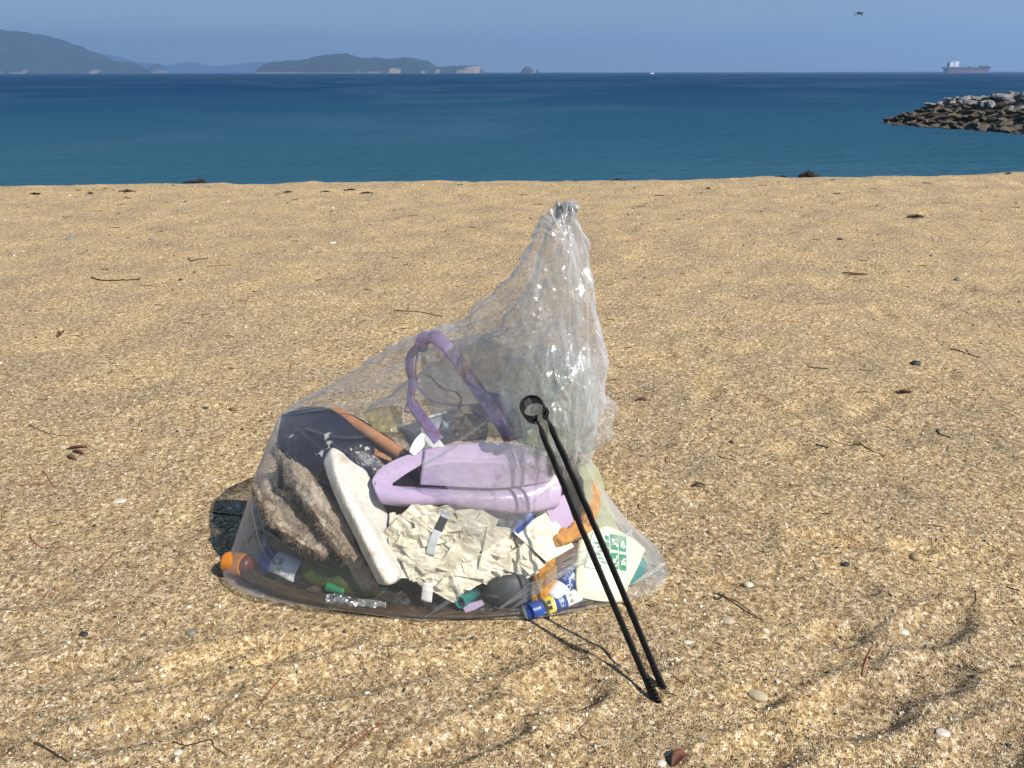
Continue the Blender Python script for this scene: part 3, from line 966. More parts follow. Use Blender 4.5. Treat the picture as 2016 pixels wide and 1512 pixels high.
# silhouette of the bag: left pixel, right pixel, depth of the silhouette (left, right), front depth, back depth,
# where the front bulges most (1 = middle, >1 = further right), squareness of the front
_LV = [
    # pxL  pyL   pxR   pyR   yL    yR    yF     yB    skew  pw
    (452, 1092, 1303, 1122, 1.43, 1.39, 1.232, 1.70, 1.0, .62),
    (470, 1052, 1262, 1078, 1.455, 1.42, 1.240, 1.73, 1.0, .66),
    (485, 1005, 1232, 1040, 1.475, 1.45, 1.248, 1.74, 1.0, .68),
    (500, 958, 1205, 1000, 1.49, 1.46, 1.256, 1.74, 1.0, .70),
    (520, 892, 1176, 940, 1.50, 1.46, 1.268, 1.74, 1.0, .74),
    (540, 840, 1163, 900, 1.50, 1.46, 1.282, 1.72, 1.05, .80),
    (557, 812, 1160, 882, 1.50, 1.45, 1.296, 1.70, 1.25, .9),
    (590, 790, 1164, 862, 1.50, 1.44, 1.305, 1.67, 1.6, 1.0),
    (660, 752, 1170, 828, 1.49, 1.43, 1.310, 1.64, 2.0, 1.1),
    (745, 702, 1178, 797, 1.48, 1.42, 1.313, 1.60, 2.3, 1.1),
    (815, 661, 1184, 765, 1.46, 1.415, 1.318, 1.56, 2.2, 1.1),
    (872, 650, 1188, 735, 1.45, 1.41, 1.325, 1.53, 1.8, 1.0),
    (930, 622, 1189, 700, 1.435, 1.41, 1.332, 1.51, 1.5, 1.0),
    (975, 583, 1182, 655, 1.43, 1.41, 1.340, 1.49, 1.2, .9),
    (1008, 550, 1174, 605, 1.425, 1.41, 1.350, 1.48, 1.0, .8),
    (1034, 520, 1162, 560, 1.42, 1.41, 1.358, 1.47, 1.0, .8),
    (1046, 486, 1155, 512, 1.42, 1.41, 1.365, 1.465, 1.0, .8),
    (1056, 450, 1145, 470, 1.42, 1.41, 1.372, 1.46, 1.0, .8),
    (1066, 432, 1136, 440, 1.42, 1.41, 1.38, 1.45, 1.0, .8),
    (1084, 419, 1137, 428, 1.42, 1.41, 1.395, 1.43, 1.0, .8),
    (1093, 404, 1138, 416, 1.42, 1.41, 1.402, 1.42, 1.0, .8),
    (1097, 398, 1132, 405, 1.418, 1.41, 1.406, 1.418, 1.0, .8),
]
# where the film meets the sand along the front
_BASE = np.array([G(a, b)[:2] for a, b in [(440, 1116), (462, 1140), (490, 1158), (560, 1182), (640, 1199), (750, 1216), (830, 1224), (940, 1221),
                                           (1060, 1220), (1120, 1210), (1180, 1192), (1240, 1168), (1290, 1148), (1317, 1136)]])

# creases and folds of the film seen on its front: pixels, height (m), half width (pixels)
_FOLDS = [
    ([(552, 815), (640, 803), (700, 797), (760, 790), (835, 786)], .0035, 4),
    ([(548, 820), (552, 900), (548, 980), (553, 1040)], .004, 4),
    ([(565, 860), (585, 900), (640, 985), (700, 1060)], .0025, 3),
    ([(980, 1190), (1020, 1165), (1100, 1120), (1170, 1082), (1235, 1050)], .012, 11),
    ([(1000, 1196), (1070, 1150), (1130, 1108)], .005, 5),
    ([(520, 1040), (600, 1090), (700, 1140), (830, 1218)], .0035, 3.5),
    ([(560, 1030), (680, 1120), (760, 1165), (832, 1217)], .003, 3),
    ([(500, 1000), (520, 1080), (570, 1140), (640, 1180)], .0035, 4),
    ([(600, 1180), (560, 1120), (520, 1060)], .003, 3),
    ([(780, 1130), (880, 1160), (1000, 1180)], .003, 3),
    ([(832, 1216), (880, 1185), (925, 1160)], .003, 3),
    ([(830, 1218), (900, 1200), (1060, 1205)], .003, 4),
    ([(960, 1080), (1020, 1010), (1090, 950)], .004, 4),
    ([(845, 1000), (905, 1010), (950, 1060)], .004, 3.5),
    ([(830, 915), (900, 870), (960, 820)], .003, 3),
    ([(930, 980), (1010, 900), (1040, 860)], .003, 3),
    ([(1180, 905), (1215, 985), (1270, 1075)], .004, 5),
    ([(1150, 915), (1190, 1000), (1235, 1060)], .003, 4),
    ([(1240, 1150), (1280, 1125), (1315, 1105)], .003, 3),
]

def bag_surface(M, NN, front_n):
    """control loft of the bag; returns (M,NN,3); column 0 is the left silhouette, columns run over the front first"""
    tf = np.linspace(0, 1, front_n, endpoint=False)
    tb = np.linspace(0, 1, NN - front_n, endpoint=False)
    rings = []
    # base ring on the sand
    xs = _BASE[0, 0] + (_BASE[-1, 0] - _BASE[0, 0]) * (1 - np.cos(np.pi * tf)) / 2
    yf = np.interp(xs, _BASE[:, 0], _BASE[:, 1])
    fr = np.stack([xs, yf, xs * 0 + 0.004], -1)
    xb = _BASE[-1, 0] + (_BASE[0, 0] - _BASE[-1, 0]) * (1 - np.cos(np.pi * tb)) / 2
    ya = _BASE[-1, 1] + (_BASE[0, 1] - _BASE[-1, 1]) * tb
    bk = np.stack([xb, ya + (1.70 - ya) * np.sin(np.pi * tb) ** .7, xb * 0 + 0.004], -1)
    rings.append(np.vstack([fr, bk]))
    for (a, b, c, d, yl, yr, y0, y1, sk, pw) in _LV:
        L, Rr = P(a, b, yl), P(c, d, yr)
        def half(t, yext, skew, p, A, B):
            x = A[0] + (B[0] - A[0]) * (1 - np.cos(np.pi * t)) / 2
            q = (x - A[0]) / (B[0] - A[0])
            yb_ = A[1] + (B[1] - A[1]) * q
            w = np.sin(np.pi * t ** skew) ** p
            return np.stack([x, yb_ + (yext - yb_) * w, A[2] + (B[2] - A[2]) * q], -1)
        fr = half(tf, y0, sk, pw, L, Rr)
        bk = half(tb, y1, 1.0, max(.7, pw), Rr, L)
        rings.append(np.vstack([fr, bk]))
    C = np.stack(rings)
    C[:, :, 2] = np.maximum(C[:, :, 2], 0.004)
    # even spacing of the levels along the film
    dl = np.linalg.norm(np.diff(C, axis=0), axis=2).mean(1)
    s = np.concatenate([[0], np.cumsum(dl)])
    u = np.linspace(0, 1, M) ** 1.0 * s[-1]
    k = np.clip(np.searchsorted(s, u, 'right') - 1, 0, len(s) - 2)
    f = ((u - s[k]) / (s[k + 1] - s[k]))[:, None, None]
    E = np.concatenate([2 * C[:1] - C[1:2], C, 2 * C[-1:] - C[-2:-1]])
    p0, p1, p2, p3 = E[k], E[k + 1], E[k + 2], E[k + 3]
    S = 0.5 * (2 * p1 + (p2 - p0) * f + (2 * p0 - 5 * p1 + 4 * p2 - p3) * f ** 2 + (-p0 + 3 * p1 - 3 * p2 + p3) * f ** 3)
    S[:, :, 2] = np.maximum(S[:, :, 2], 0.004)
    return S, u / s[-1]

def normals_of(S):
    du = np.empty_like(S); du[1:-1] = S[2:] - S[:-2]; du[0] = S[1] - S[0]; du[-1] = S[-1] - S[-2]
    dv = np.roll(S, -1, 1) - np.roll(S, 1, 1)
    n = np.cross(dv, du)
    return n / (np.linalg.norm(n, axis=2)[..., None] + 1e-12)

def project(S):
    """photograph pixel of world points"""
    x, y, z = S[..., 0], S[..., 1], S[..., 2] - CAM_H
    zc = y * CP - z * SP
    v = y * SP + z * CP
    return 1008 + FPX * x / zc, 756 - FPX * v / zc

def relax(S, T, eh, ev, keep, iters, lim, seed):
    """slack film: edges are longer than the form they hang on, so the film buckles into folds (position based dynamics)"""
    M, NN, _ = S.shape
    rs = np.random.RandomState(seed)
    rest_h = np.linalg.norm(np.roll(T, -1, 1) - T, axis=2) * eh
    rest_v = np.linalg.norm(T[1:] - T[:-1], axis=2) * ev[:-1]
    dg = np.roll(T, -1, 1)[1:] - T[:-1]
    rest_d = np.linalg.norm(dg, axis=2) * np.sqrt((eh[:-1] ** 2 + ev[:-1] ** 2) / 2)
    dg2 = T[1:] - np.roll(T, -1, 1)[:-1]
    rest_e = np.linalg.norm(dg2, axis=2) * np.sqrt((eh[:-1] ** 2 + ev[:-1] ** 2) / 2)
    X = S.copy()
    for it in range(iters):
        for par in (0, 1):
            a = X[:, par::2]; b = np.roll(X, -1, 1)[:, par::2]
            d = b - a; L = np.linalg.norm(d, axis=2) + 1e-12
            c = (0.5 * 0.9 * (L - rest_h[:, par::2]) / L)[..., None] * d
            X[:, par::2] += c
            if par == 0: X[:, 1::2] -= c
            else:
                X[:, 2::2] -= c[:, :-1]; X[:, 0] -= c[:, -1]
        for par in (0, 1):
            n_ = (M - 1 - par + 1) // 2
            a = X[par:par + 2 * n_ - 1:2][:n_]; b = X[par + 1:par + 2 * n_:2][:n_]
            d = b - a; L = np.linalg.norm(d, axis=2) + 1e-12
            c = (0.5 * 0.9 * (L - rest_v[par::2][:n_]) / L)[..., None] * d
            X[par:par + 2 * n_ - 1:2][:n_] += c
            X[par + 1:par + 2 * n_:2][:n_] -= c
        d = np.roll(X, -1, 1)[1:] - X[:-1]; L = np.linalg.norm(d, axis=2) + 1e-12
        c = (0.25 * (L - rest_d) / L)[..., None] * d
        X[:-1] += 0.5 * c; X[1:] -= 0.5 * np.roll(c, 1, 1)
        Xr = np.roll(X, -1, 1)
        d = X[1:] - Xr[:-1]; L = np.linalg.norm(d, axis=2) + 1e-12
        c = (0.25 * (L - rest_e) / L)[..., None] * d
        X[1:] -= 0.5 * c; X[:-1] += 0.5 * np.roll(c, 1, 1)
        # stiffness of the film
        lap = (np.roll(X, -1, 1) + np.roll(X, 1, 1)) * 0.5 - X
        X += 0.16 * lap
        lap = np.zeros_like(X); lap[1:-1] = 0.5 * (X[2:] + X[:-2]) - X[1:-1]
        X += 0.16 * lap
        D = T - X
        X += D * keep[:, None, None] if keep.ndim == 1 else D * keep[..., None]
        D = X - T
        L = np.linalg.norm(D, axis=2) + 1e-12
        X = T + D * np.minimum(1, lim / L)[..., None]
        X[..., 2] = np.maximum(X[..., 2], 0.003)
        X[0] = T[0]
    return X

def upsample(S):
    M, NN, _ = S.shape
    A = np.empty((M, NN * 2, 3)); A[:, ::2] = S
    A[:, 1::2] = 0.5625 * (S + np.roll(S, -1, 1)) - 0.0625 * (np.roll(S, 1, 1) + np.roll(S, -2, 1))
    B = np.empty((2 * M - 1, NN * 2, 3)); B[::2] = A
    B[1::2] = 0.5 * (A[1:] + A[:-1])
    return B

def build_bag():
    M0, N0, F0 = 104, 200, 160
    T, u = bag_surface(M0, N0, F0)
    n = normals_of(T)
    # outward test
    cen = T.mean(1, keepdims=True)
    sg = np.sign(np.sum(n * (T - cen), 2).mean())
    n = n * sg
    tail = sstep(.42, .62, u)                                        # 0 on the body, 1 on the gathered neck
    px, py = project(T)
    right = sstep(960, 1080, px) * sstep(.30, .42, u)[:, None]
    loose = np.maximum(tail[:, None] * np.ones_like(px), right)
    T1 = T + n * (0.006 * fbm(T * 14, 3) * (0.25 + loose))[..., None]
    eh = 1.012 + 0.030 * loose
    ev = 1.004 + 0.02 * loose
    keep = 0.030 - 0.016 * loose
    lim = 0.003 + 0.010 * loose
    rs = np.random.RandomState(4)
    X = T1 + n * (rs.normal(size=px.shape) * (0.0006 + 0.002 * loose))[..., None]
    X = relax(X, T1, eh, ev, keep, 130, lim, 1)
    # finer film with finer crumples
    X = upsample(X)
    T2 = upsample(T1)
    px, py = project(X)
    n = normals_of(X) * sg
    front = np.zeros(px.shape, bool); front[:, :2 * F0] = True
    uu = np.linspace(0, 1, X.shape[0])
    k = np.minimum(np.searchsorted(u, uu), len(u) - 1)
    loose2 = np.repeat(loose[k], 2, axis=1)
    m_, n_c = px.shape
    A_ = np.broadcast_to(np.linspace(0, 1, n_c, endpoint=False)[None, :], px.shape)
    V_ = np.broadcast_to(np.linspace(0, 1, m_)[:, None], px.shape)
    def ringn(fa, fv, seed):
        """noise that closes round the neck: fa folds round it, fv along it"""
        q = np.stack([np.cos(2 * np.pi * A_) * fa, np.sin(2 * np.pi * A_) * fa, V_ * fv + seed], -1)
        return vnoise(q)
    wv = ringn(1.3, 9, 40.5)
    def ridge(fa, fv, seed):
        q = np.stack([np.cos(2 * np.pi * (A_ + .02 * wv)) * fa, np.sin(2 * np.pi * (A_ + .02 * wv)) * fa, V_ * fv + seed], -1)
        return 0.5 - np.abs(vnoise(q))
    patchy = sstep(-.2, .4, ringn(2.0, 12, 77.0))
    cr = loose2 * (0.013 * ridge(1.6, 8, 3.0) + 0.0045 * ridge(3.0, 12, 11.0) * (.2 + .8 * patchy))
    cr = cr + (0.0004 + .0135 * loose2) * folds(X * np.array([1, 1, .7]), 8.5, 5, 3) + (.0003 + .0034 * loose2) * folds(X * np.array([1, 1, .6]), 19, 9, 3) + 0.0005 * loose2 * patchy * folds(X, 55, 6, 3)
    # taut drawing folds that run from the neck and the corners over the body
    th = np.arctan2(py - 800, px - 1060)
    draw = 0.0016 * tri(th * 7 + vnoise(X * 6) * 0.6) * (1 - loose2) * front * sstep(40, 160, np.hypot(px - 1060, py - 800)) * (0.4 + 0.6 * (vnoise(X * 5 + 3) > 0))
    X = X + n * (cr + .25 * draw)[..., None]
    X = relax(X, X, np.full(px.shape, 1.004), np.full(px.shape, 1.002), np.full(px.shape, 0.2), 4, np.full(px.shape, 0.001), 2)
    # sharp rounded creases on the finest film
    loose3 = upsample(np.repeat(loose2[..., None], 3, 2))[..., 0]
    X = upsample(X)
    px, py = project(X)
    n = normals_of(X) * sg
    front = np.zeros(px.shape, bool); front[:, :4 * F0] = True
    hgt = np.zeros_like(px)
    rs = np.random.RandomState(8)
    lines = list(_FOLDS)
    def rays(o, a0, a1, r0, r1, cnt, h, w):
        for _ in range(cnt):
            a = R(rs.uniform(a0, a1)); p, q = rs.uniform(r0, r0 + .3 * (r1 - r0)), rs.uniform(r0 + .45 * (r1 - r0), r1)
            b_ = rs.uniform(-.16, .16)
            lines.append(([(o[0] + r * math.cos(a + b_ * k), o[1] + r * math.sin(a + b_ * k)) for k, r in enumerate(np.linspace(p, q, 4))], h * rs.uniform(.5, 1.3), w * rs.uniform(.8, 1.4)))
    rays((1075, 860), 95, 215, 25, 330, 13, .0030, 2.4)      # drawn towards the neck
    rays((1110, 760), 60, 120, 20, 200, 10, .0026, 2.4)
    rays((1100, 640), 75, 265, 10, 170, 12, .0040, 2.8)      # the twisted tail
    rays((1110, 470), 60, 300, 5, 130, 9, .0038, 2.8)
    rays((440, 1112), -60, 20, 40, 320, 8, .0022, 2.2)       # bottom corners
    rays((832, 1220), -160, -20, 15, 260, 10, .0020, 2.2)
    rays((1312, 1125), 150, 230, 20, 200, 9, .0024, 2.2)
    rays((556, 815), -30, 95, 10, 260, 9, .0022, 2.2)
    for pts, h, w in lines:
        w = min(w, 7)
        q = catmull(np.array(pts, float), 24)
        x0_, x1_, y0_, y1_ = q[:, 0].min() - 4 * w, q[:, 0].max() + 4 * w, q[:, 1].min() - 4 * w, q[:, 1].max() + 4 * w
        mk = front & (px > x0_) & (px < x1_) & (py > y0_) & (py < y1_)
        if not mk.any(): continue
        ax_, ay_ = px[mk], py[mk]
        best = np.full(ax_.shape, 1e9)
        for k, (a, b) in enumerate(zip(q[:-1], q[1:])):
            ab = b - a; L2 = (ab ** 2).sum() + 1e-9
            t = np.clip(((ax_ - a[0]) * ab[0] + (ay_ - a[1]) * ab[1]) / L2, 0, 1)
            best = np.minimum(best, (ax_ - a[0] - t * ab[0]) ** 2 + (ay_ - a[1] - t * ab[1]) ** 2)
        hgt[mk] = np.maximum(hgt[mk], h * np.exp(-best / (w * w)))
    X = X + n * hgt[..., None]
    loose2 = loose3
    X[..., 2] = np.maximum(X[..., 2], sand_h(X[..., 0].ravel(), X[..., 1].ravel()).reshape(px.shape) + 0.002)
    # bottom of the bag, lying on the sand
    ring0 = X[0]
    c0 = ring0.mean(0)
    rows = [c0 + (ring0 - c0) * f for f in (0.04, 0.4, 0.75, 0.93)]
    B = np.stack(rows)
    B[..., 2] = sand_h(B[..., 0].ravel(), B[..., 1].ravel()).reshape(B.shape[:2]) + 0.003
    S = np.concatenate([B, X])
    m, nn, _ = S.shape
    o = obj("rubbish_bag", S.reshape(-1, 3), grid_faces(m, nn, True), M_FILM)
    ly = np.vstack([np.zeros((4, nn)), loose2])
    set_layers(o, ly)
    # inner plies of the gathered neck
    k0 = int(.40 * X.shape[0])
    for sc_, seed_ in ((.55, 21),):
        Q = X[k0::4, ::4]
        c_ = Q.mean(1, keepdims=True)
        Q = c_ + (Q - c_) * sc_
        nq = normals_of(Q)
        Q = Q + nq * (.010 * folds(Q * np.array([1, 1, .35]), 30, seed_, 4) + .002 * folds(Q, 60, seed_, 3))[..., None]
        p_ = obj("inner_fold", Q.reshape(-1, 3), grid_faces(Q.shape[0], Q.shape[1], True), M_FILM, o)
        set_layers(p_, np.full(Q.shape[:2], .35) * sstep(0, .25, np.linspace(0, 1, Q.shape[0]))[:, None])
    tag(o, "clear plastic rubbish bag full of beach litter with a gathered neck", "rubbish bag")
    return o

bag = build_bag()

def crumpled_patch(ctrl, nu, nv, fr, amp, seed, out=-1):
    S = patch_points(ctrl, nu, nv)
    du = np.gradient(S, axis=0); dv = np.gradient(S, axis=1)
    n = np.cross(du, dv); n /= np.linalg.norm(n, axis=2)[..., None] + 1e-12
    S = S + n * (.8 * amp * folds(S * np.array([1, 1, .5]), fr * .6, seed, 4) + 0.14 * amp * folds(S, fr * 1.8, seed + 1, 3))[..., None]
    return S

# loose folds of the gathered mouth hanging at the neck
def bag_flaps():
    fl = [
        ([[(1010, 690, 1.335), (1050, 660, 1.33), (1110, 655, 1.335), (1170, 680, 1.36)],
          [(985, 770, 1.325), (1050, 760, 1.312), (1120, 770, 1.315), (1176, 775, 1.35)],
          [(1000, 850, 1.318), (1060, 850, 1.305), (1130, 860, 1.31), (1176, 840, 1.35)],
          [(1020, 905, 1.312), (1080, 915, 1.302), (1130, 915, 1.32), (1178, 885, 1.37)]], 90, 90, 30, .012, 11),
        ([[(1130, 690, 1.345), (1165, 696, 1.36), (1197, 702, 1.385)],
          [(1125, 730, 1.335), (1165, 735, 1.345), (1194, 742, 1.38)],
          [(1128, 765, 1.328), (1166, 768, 1.338), (1188, 774, 1.37)],
          [(1128, 795, 1.325), (1170, 800, 1.335), (1215, 799, 1.375)],
          [(1128, 828, 1.322), (1168, 835, 1.335), (1206, 832, 1.37)],
          [(1130, 858, 1.322), (1168, 862, 1.337), (1207, 860, 1.372)],
          [(1135, 885, 1.325), (1158, 890, 1.345), (1180, 876, 1.38)]], 110, 60, 26, .009, 12),
        ([[(1040, 530, 1.357), (1090, 520, 1.35), (1140, 530, 1.36)],
          [(1020, 590, 1.35), (1080, 590, 1.338), (1150, 590, 1.355)],
          [(1000, 650, 1.34), (1070, 650, 1.328), (1150, 650, 1.345)],
          [(980, 700, 1.335), (1060, 705, 1.322), (1140, 700, 1.34)]], 90, 70, 32, .010, 13),
        ([[(820, 912, 1.272), (900, 872, 1.28), (1000, 868, 1.285), (1080, 890, 1.29)],
          [(880, 960, 1.262), (950, 940, 1.268), (1030, 935, 1.275), (1092, 940, 1.283)],
          [(905, 1010, 1.256), (960, 1010, 1.26), (1030, 1000, 1.268), (1080, 975, 1.278)],
          [(930, 1070, 1.25), (965, 1075, 1.252), (1010, 1045, 1.262), (1070, 1000, 1.272)]], 90, 90, 24, .0075, 14),
    ]
    for ctrl, nu, nv, fr, amp, seed in fl:
        S = crumpled_patch(ctrl, nu, nv, fr, amp, seed)
        f_ = obj("loose_fold", S.reshape(-1, 3), grid_faces(nu, nv), M_FILM, bag)
        set_layers(f_, np.full((nu, nv), 1.0 if seed == 14 else (1.3 if seed == 12 else .45)))
bag_flaps()

# ================================================================== LITTER INSIDE THE BAG
_T, _u = bag_surface(118, 220, 150)
_fr = _T[:, :150].reshape(-1, 3)
_fpx, _fpy = project(_fr)

def FY(px, py):
    """distance of the bag's front film behind a photograph pixel"""
    d = (_fpx - px) ** 2 + (_fpy - py) ** 2
    k = np.argpartition(d, 4)[:4]
    w = 1.0 / (d[k] + 4.0)
    return float((w * _fr[k, 1]).sum() / w.sum())

def PF(px, py, off):
    """point `off` metres behind the front film, never below the sand"""
    Y = FY(px, py) + off
    p = P(px, py, Y)
    if p[2] < 0.006:
        g = G(px, py, 0.006)
        p = np.array([g[0], min(g[1], Y), 0.006])
    return p

def pf_grid(ctrl, nu, nv):
    C = np.array([[PF(*c) for c in row] for row in ctrl])
    A = np.stack([catmull(C[i], nv) for i in range(len(C))], 0)
    return np.stack([catmull(A[:, j], nu) for j in range(nv)], 1)

def pf_path(pts, n):
    return catmull(np.array([PF(*p) for p in pts]), n)

def normals_sheet(S):
    du = np.gradient(S, axis=0); dv = np.gradient(S, axis=1)
    n = np.cross(du, dv)
    return n / (np.linalg.norm(n, axis=2)[..., None] + 1e-12)

def sheet_thing(name, label, cat, ctrl, mat, nu=24, nv=24, th=.003, crum=0.0, fr=20, seed=1, parent=None, group=None, smooth=True, ragged=0.0):
    S = pf_grid(ctrl, nu, nv)
    if crum:
        n = normals_sheet(S)
        S = S + n * (crum * crumple(S, fr, seed, 8) + .4 * crum * crumple(S, fr * 2.6, seed + 1, 8))[..., None]
    if ragged:
        e = 0.5 + 0.5 * fbm(S * 70 + seed, 3)
        for k in range(2):
            f = (1, .5)[k]
            S[k] += (S[k + 3] - S[k]) * (e[k] * ragged * f)[:, None]
            S[-1 - k] += (S[-4 - k] - S[-1 - k]) * (e[-1 - k] * ragged * f)[:, None]
    V, F = solid_sheet(S, th)
    V[:, 2] = np.maximum(V[:, 2], 0.004)
    o = obj(name, V, F, mat, parent, smooth)
    if label: tag(o, label, cat, group)
    return o

def prism_thing(name, label, cat, pts, mat, th=.004, parent=None, group=None):
    V, F = poly_prism([PF(*p) for p in pts], th)
    o = obj(name, V, F, mat, parent, False)
    if label: tag(o, label, cat, group)
    return o

def rough_tube(path, radii, nseg, ab, power, amp, fr, seed, hint=None):
    V, F = tube_mesh(path, radii, nseg, ab, power, True, hint)
    c = np.repeat(np.asarray(path), nseg, 0)
    n = V - c; n /= np.linalg.norm(n, axis=1)[:, None] + 1e-12
    V = V + n * (amp * fbm(V * fr + seed, 4))[:, None]
    V[:, 2] = np.maximum(V[:, 2], 0.004)
    return V, F

# ---- materials
M_FOAM = simple("white_foam", (.66, .645, .59), (.56, .54, .48), 60, 0.85, 0.9, 240, stain=(.42, .36, .28), stain_scale=22, stain_edge=(.60, .72))
M_FOAM_BROWN = simple("grey_brown_foam", (.40, .35, .28), (.22, .18, .13), 26, 0.95, 0.9, 180, stain=(.13, .10, .06), stain_scale=16)  # grey-brown foam with darker blotches
M_FIBRE = simple("brown_fibre", (.34, .28, .21), (.20, .155, .11), 30, 0.95, 1.0, 140, stain=(.42, .36, .29), stain_scale=20)
M_NAVY = simple("navy_plastic", (.004, .010, .036), (.002, .004, .010), 12, 0.35, 0.3, 60, spec=.3, stain=(.42, .40, .36), stain_scale=17, stain_edge=(.60, .62))
M_COPPER = simple("copper_brown_plastic", (.46, .22, .11), (.36, .16, .075), 40, 0.33, 0.2, 150, stain=(.25, .13, .07), stain_scale=30, stain_edge=(.6, .7))
M_RUSTY = simple("rusty_orange_flake", (.52, .25, .10), (.30, .13, .05), 40, 0.8, 0.5, 120)
M_LILAC = simple("lilac_plastic", (.54, .43, .61), (.47, .36, .54), 14, 0.30, 0.15, 90, stain=(.34, .25, .38), stain_scale=20, stain_edge=(.62, .70))
M_LILAC_RUST_DIM = simple("lilac_plastic_rust_and_shade", (.25, .17, .36), (.15, .10, .24), 14, 0.45, 0.3, 90, stain=(.20, .065, .03), stain_scale=16, stain_edge=(.52, .60))  # real rust stains; lilac base darkened to stand for less sun
M_CREAM = simple("cream_sheet", (.80, .76, .62), (.72, .66, .50), 30, 0.5, 0.1, 120, stain=(.44, .33, .18), stain_scale=26, stain_edge=(.60, .70))
M_CUP = simple("greyish_white_plastic", (.66, .69, .71), (.56, .59, .62), 20, 0.4, 0.1, 80)
M_BLACKP = simple("black_plastic", (.012, .012, .013), (.022, .018, .015), 18, 0.45, 0.5, 60, stain=(.09, .065, .04), stain_scale=12, stain_edge=(.6, .68))
M_ORANGE = simple("orange_plastic", (.78, .27, .03), (.66, .22, .02), 30, 0.4, 0.1, 90)
M_MAROON = simple("maroon_plastic", (.12, .025, .02), (.08, .018, .015), 30, 0.4)
M_GREEN_BOTTLE = simple("olive_green_plastic", (.10, .13, .04), (.055, .08, .022), 12, 0.25, 0.2, 30, spec=.5)
M_RED = simple("red_print", (.60, .05, .03), None, 20, 0.5)
M_GREEN_CAP = simple("green_plastic", (.03, .22, .10), None, 20, 0.35)
M_FOIL = simple("silver_foil", (.62, .62, .60), (.42, .42, .40), 60, 0.28, 0.8, 160, metal=0.9)
M_WHITEP = simple("white_plastic", (.78, .78, .74), (.70, .70, .66), 20, 0.4, 0.1, 80, stain=(.45, .40, .32), stain_scale=20, stain_edge=(.64, .72))
M_TEAL = simple("teal_plastic", (.03, .24, .22), (.02, .16, .15), 15, 0.35)
M_GREYRUB = simple("grey_rubber", (.06, .068, .075), (.04, .045, .05), 20, 0.55, 0.2, 80)
M_OCHRE = simple("ochre_sponge", (.52, .23, .02), (.34, .15, .012), 40, 0.8, 0.6, 200, stain=(.20, .11, .02), stain_scale=30)
M_OCHREFOAM = simple("orange_foam", (.62, .30, .06), (.42, .18, .03), 40, 0.9, 0.9, 170, stain=(.20, .10, .04), stain_scale=28)
M_BLUE = simple("blue_label", (.025, .075, .32), (.015, .05, .22), 15, 0.35)
M_LABELW = simple("white_label", (.74, .75, .72), (.66, .67, .65), 15, 0.4)
M_LABELY = simple("yellow_label", (.74, .58, .08), None, 15, 0.4)
M_JUG = simple("cream_plastic", (.74, .71, .50), (.68, .66, .44), 10, 0.45, 0.08, 60, stain=(.50, .45, .34), stain_scale=11, stain_edge=(.64, .75))
M_LABELG = simple("pale_green_label", (.68, .80, .70), None, 15, 0.4)
M_PICTO = simple("green_print", (.02, .23, .075), (.018, .20, .065), 15, 0.4)
M_INK = simple("dark_print", (.02, .02, .03), None, 15, 0.5)
M_BROWNGL = simple("brown_glass", (.10, .03, .012), (.05, .016, .008), 15, 0.12, coat=.5)
M_CORD = simple("brown_cord", (.24, .11, .05), (.12, .055, .025), 80, 0.9, 0.6, 200)
M_FILM_Y = film_mat("yellowish_film", (.90, .86, .62), (.72, .66, .36), veil=.42, edge=.4, rough=.25, gloss=.22, bump=.3, bscale=60)
M_FILM_G = film_mat("greenish_film", (.84, .92, .88), (.58, .68, .63), veil=.30, edge=.45, rough=.16, gloss=.35, bump=.3, bscale=60)
M_FILM_M = film_mat("milky_film", (.92, .92, .90), (.66, .66, .62), veil=.36, edge=.4, rough=.22, gloss=.25, bump=.3, bscale=60)
M_FILM_PY = film_mat("pale_yellow_film", (.93, .95, .80), (.72, .76, .52), veil=.5, edge=.4, rough=.25, gloss=.2, bump=.3, bscale=60)
M_CLEARB = film_mat("clear_bottle_plastic", (.90, .92, .93), (.42, .45, .48), veil=.20, edge=.5, rough=.1, gloss=.5)

# ---- foam slabs and fibrous pieces on the left
def slab(name, label, cat, pts, wide, thin, normal, mat, amp, seed, taper=.25, power=5.0):
    path = pf_path(pts, 46)
    t = np.linspace(0, 1, 46)
    r = np.sqrt(np.clip(1 - (1 - np.clip(t / .13, .02, 1)) ** 2, 0, 1)) * np.minimum(1, np.sqrt(np.clip((1 - t) / .06, 0, 1)) * .6 + .45)
    T = np.gradient(path, axis=0); T /= np.linalg.norm(T, axis=1)[:, None]
    hint = np.cross(T, np.asarray(normal, float))
    V, F = rough_tube(path, r, 40, (wide, thin), power, amp, 60, seed, hint)
    o = obj(name, V, F, mat)
    return tag(o, label, cat)

slab("foam_slab", "white foam slab with a rounded end standing in the left half of the bag", "foam slab",
     [(664, 884, .046), (688, 945, .034), (722, 1015, .024), (754, 1082, .020), (784, 1138, .020)], .037, .020, (.72, -.62, .32), M_FOAM, .0018, 2)
slab("foam_slab", "grey-brown foam slab in the shade behind the white slab", "foam slab",
     [(612, 900, .085), (640, 960, .075), (675, 1030, .062), (712, 1095, .055), (745, 1150, .05)], .034, .015, (.35, -.9, .3), M_FOAM_BROWN, .005, 9)

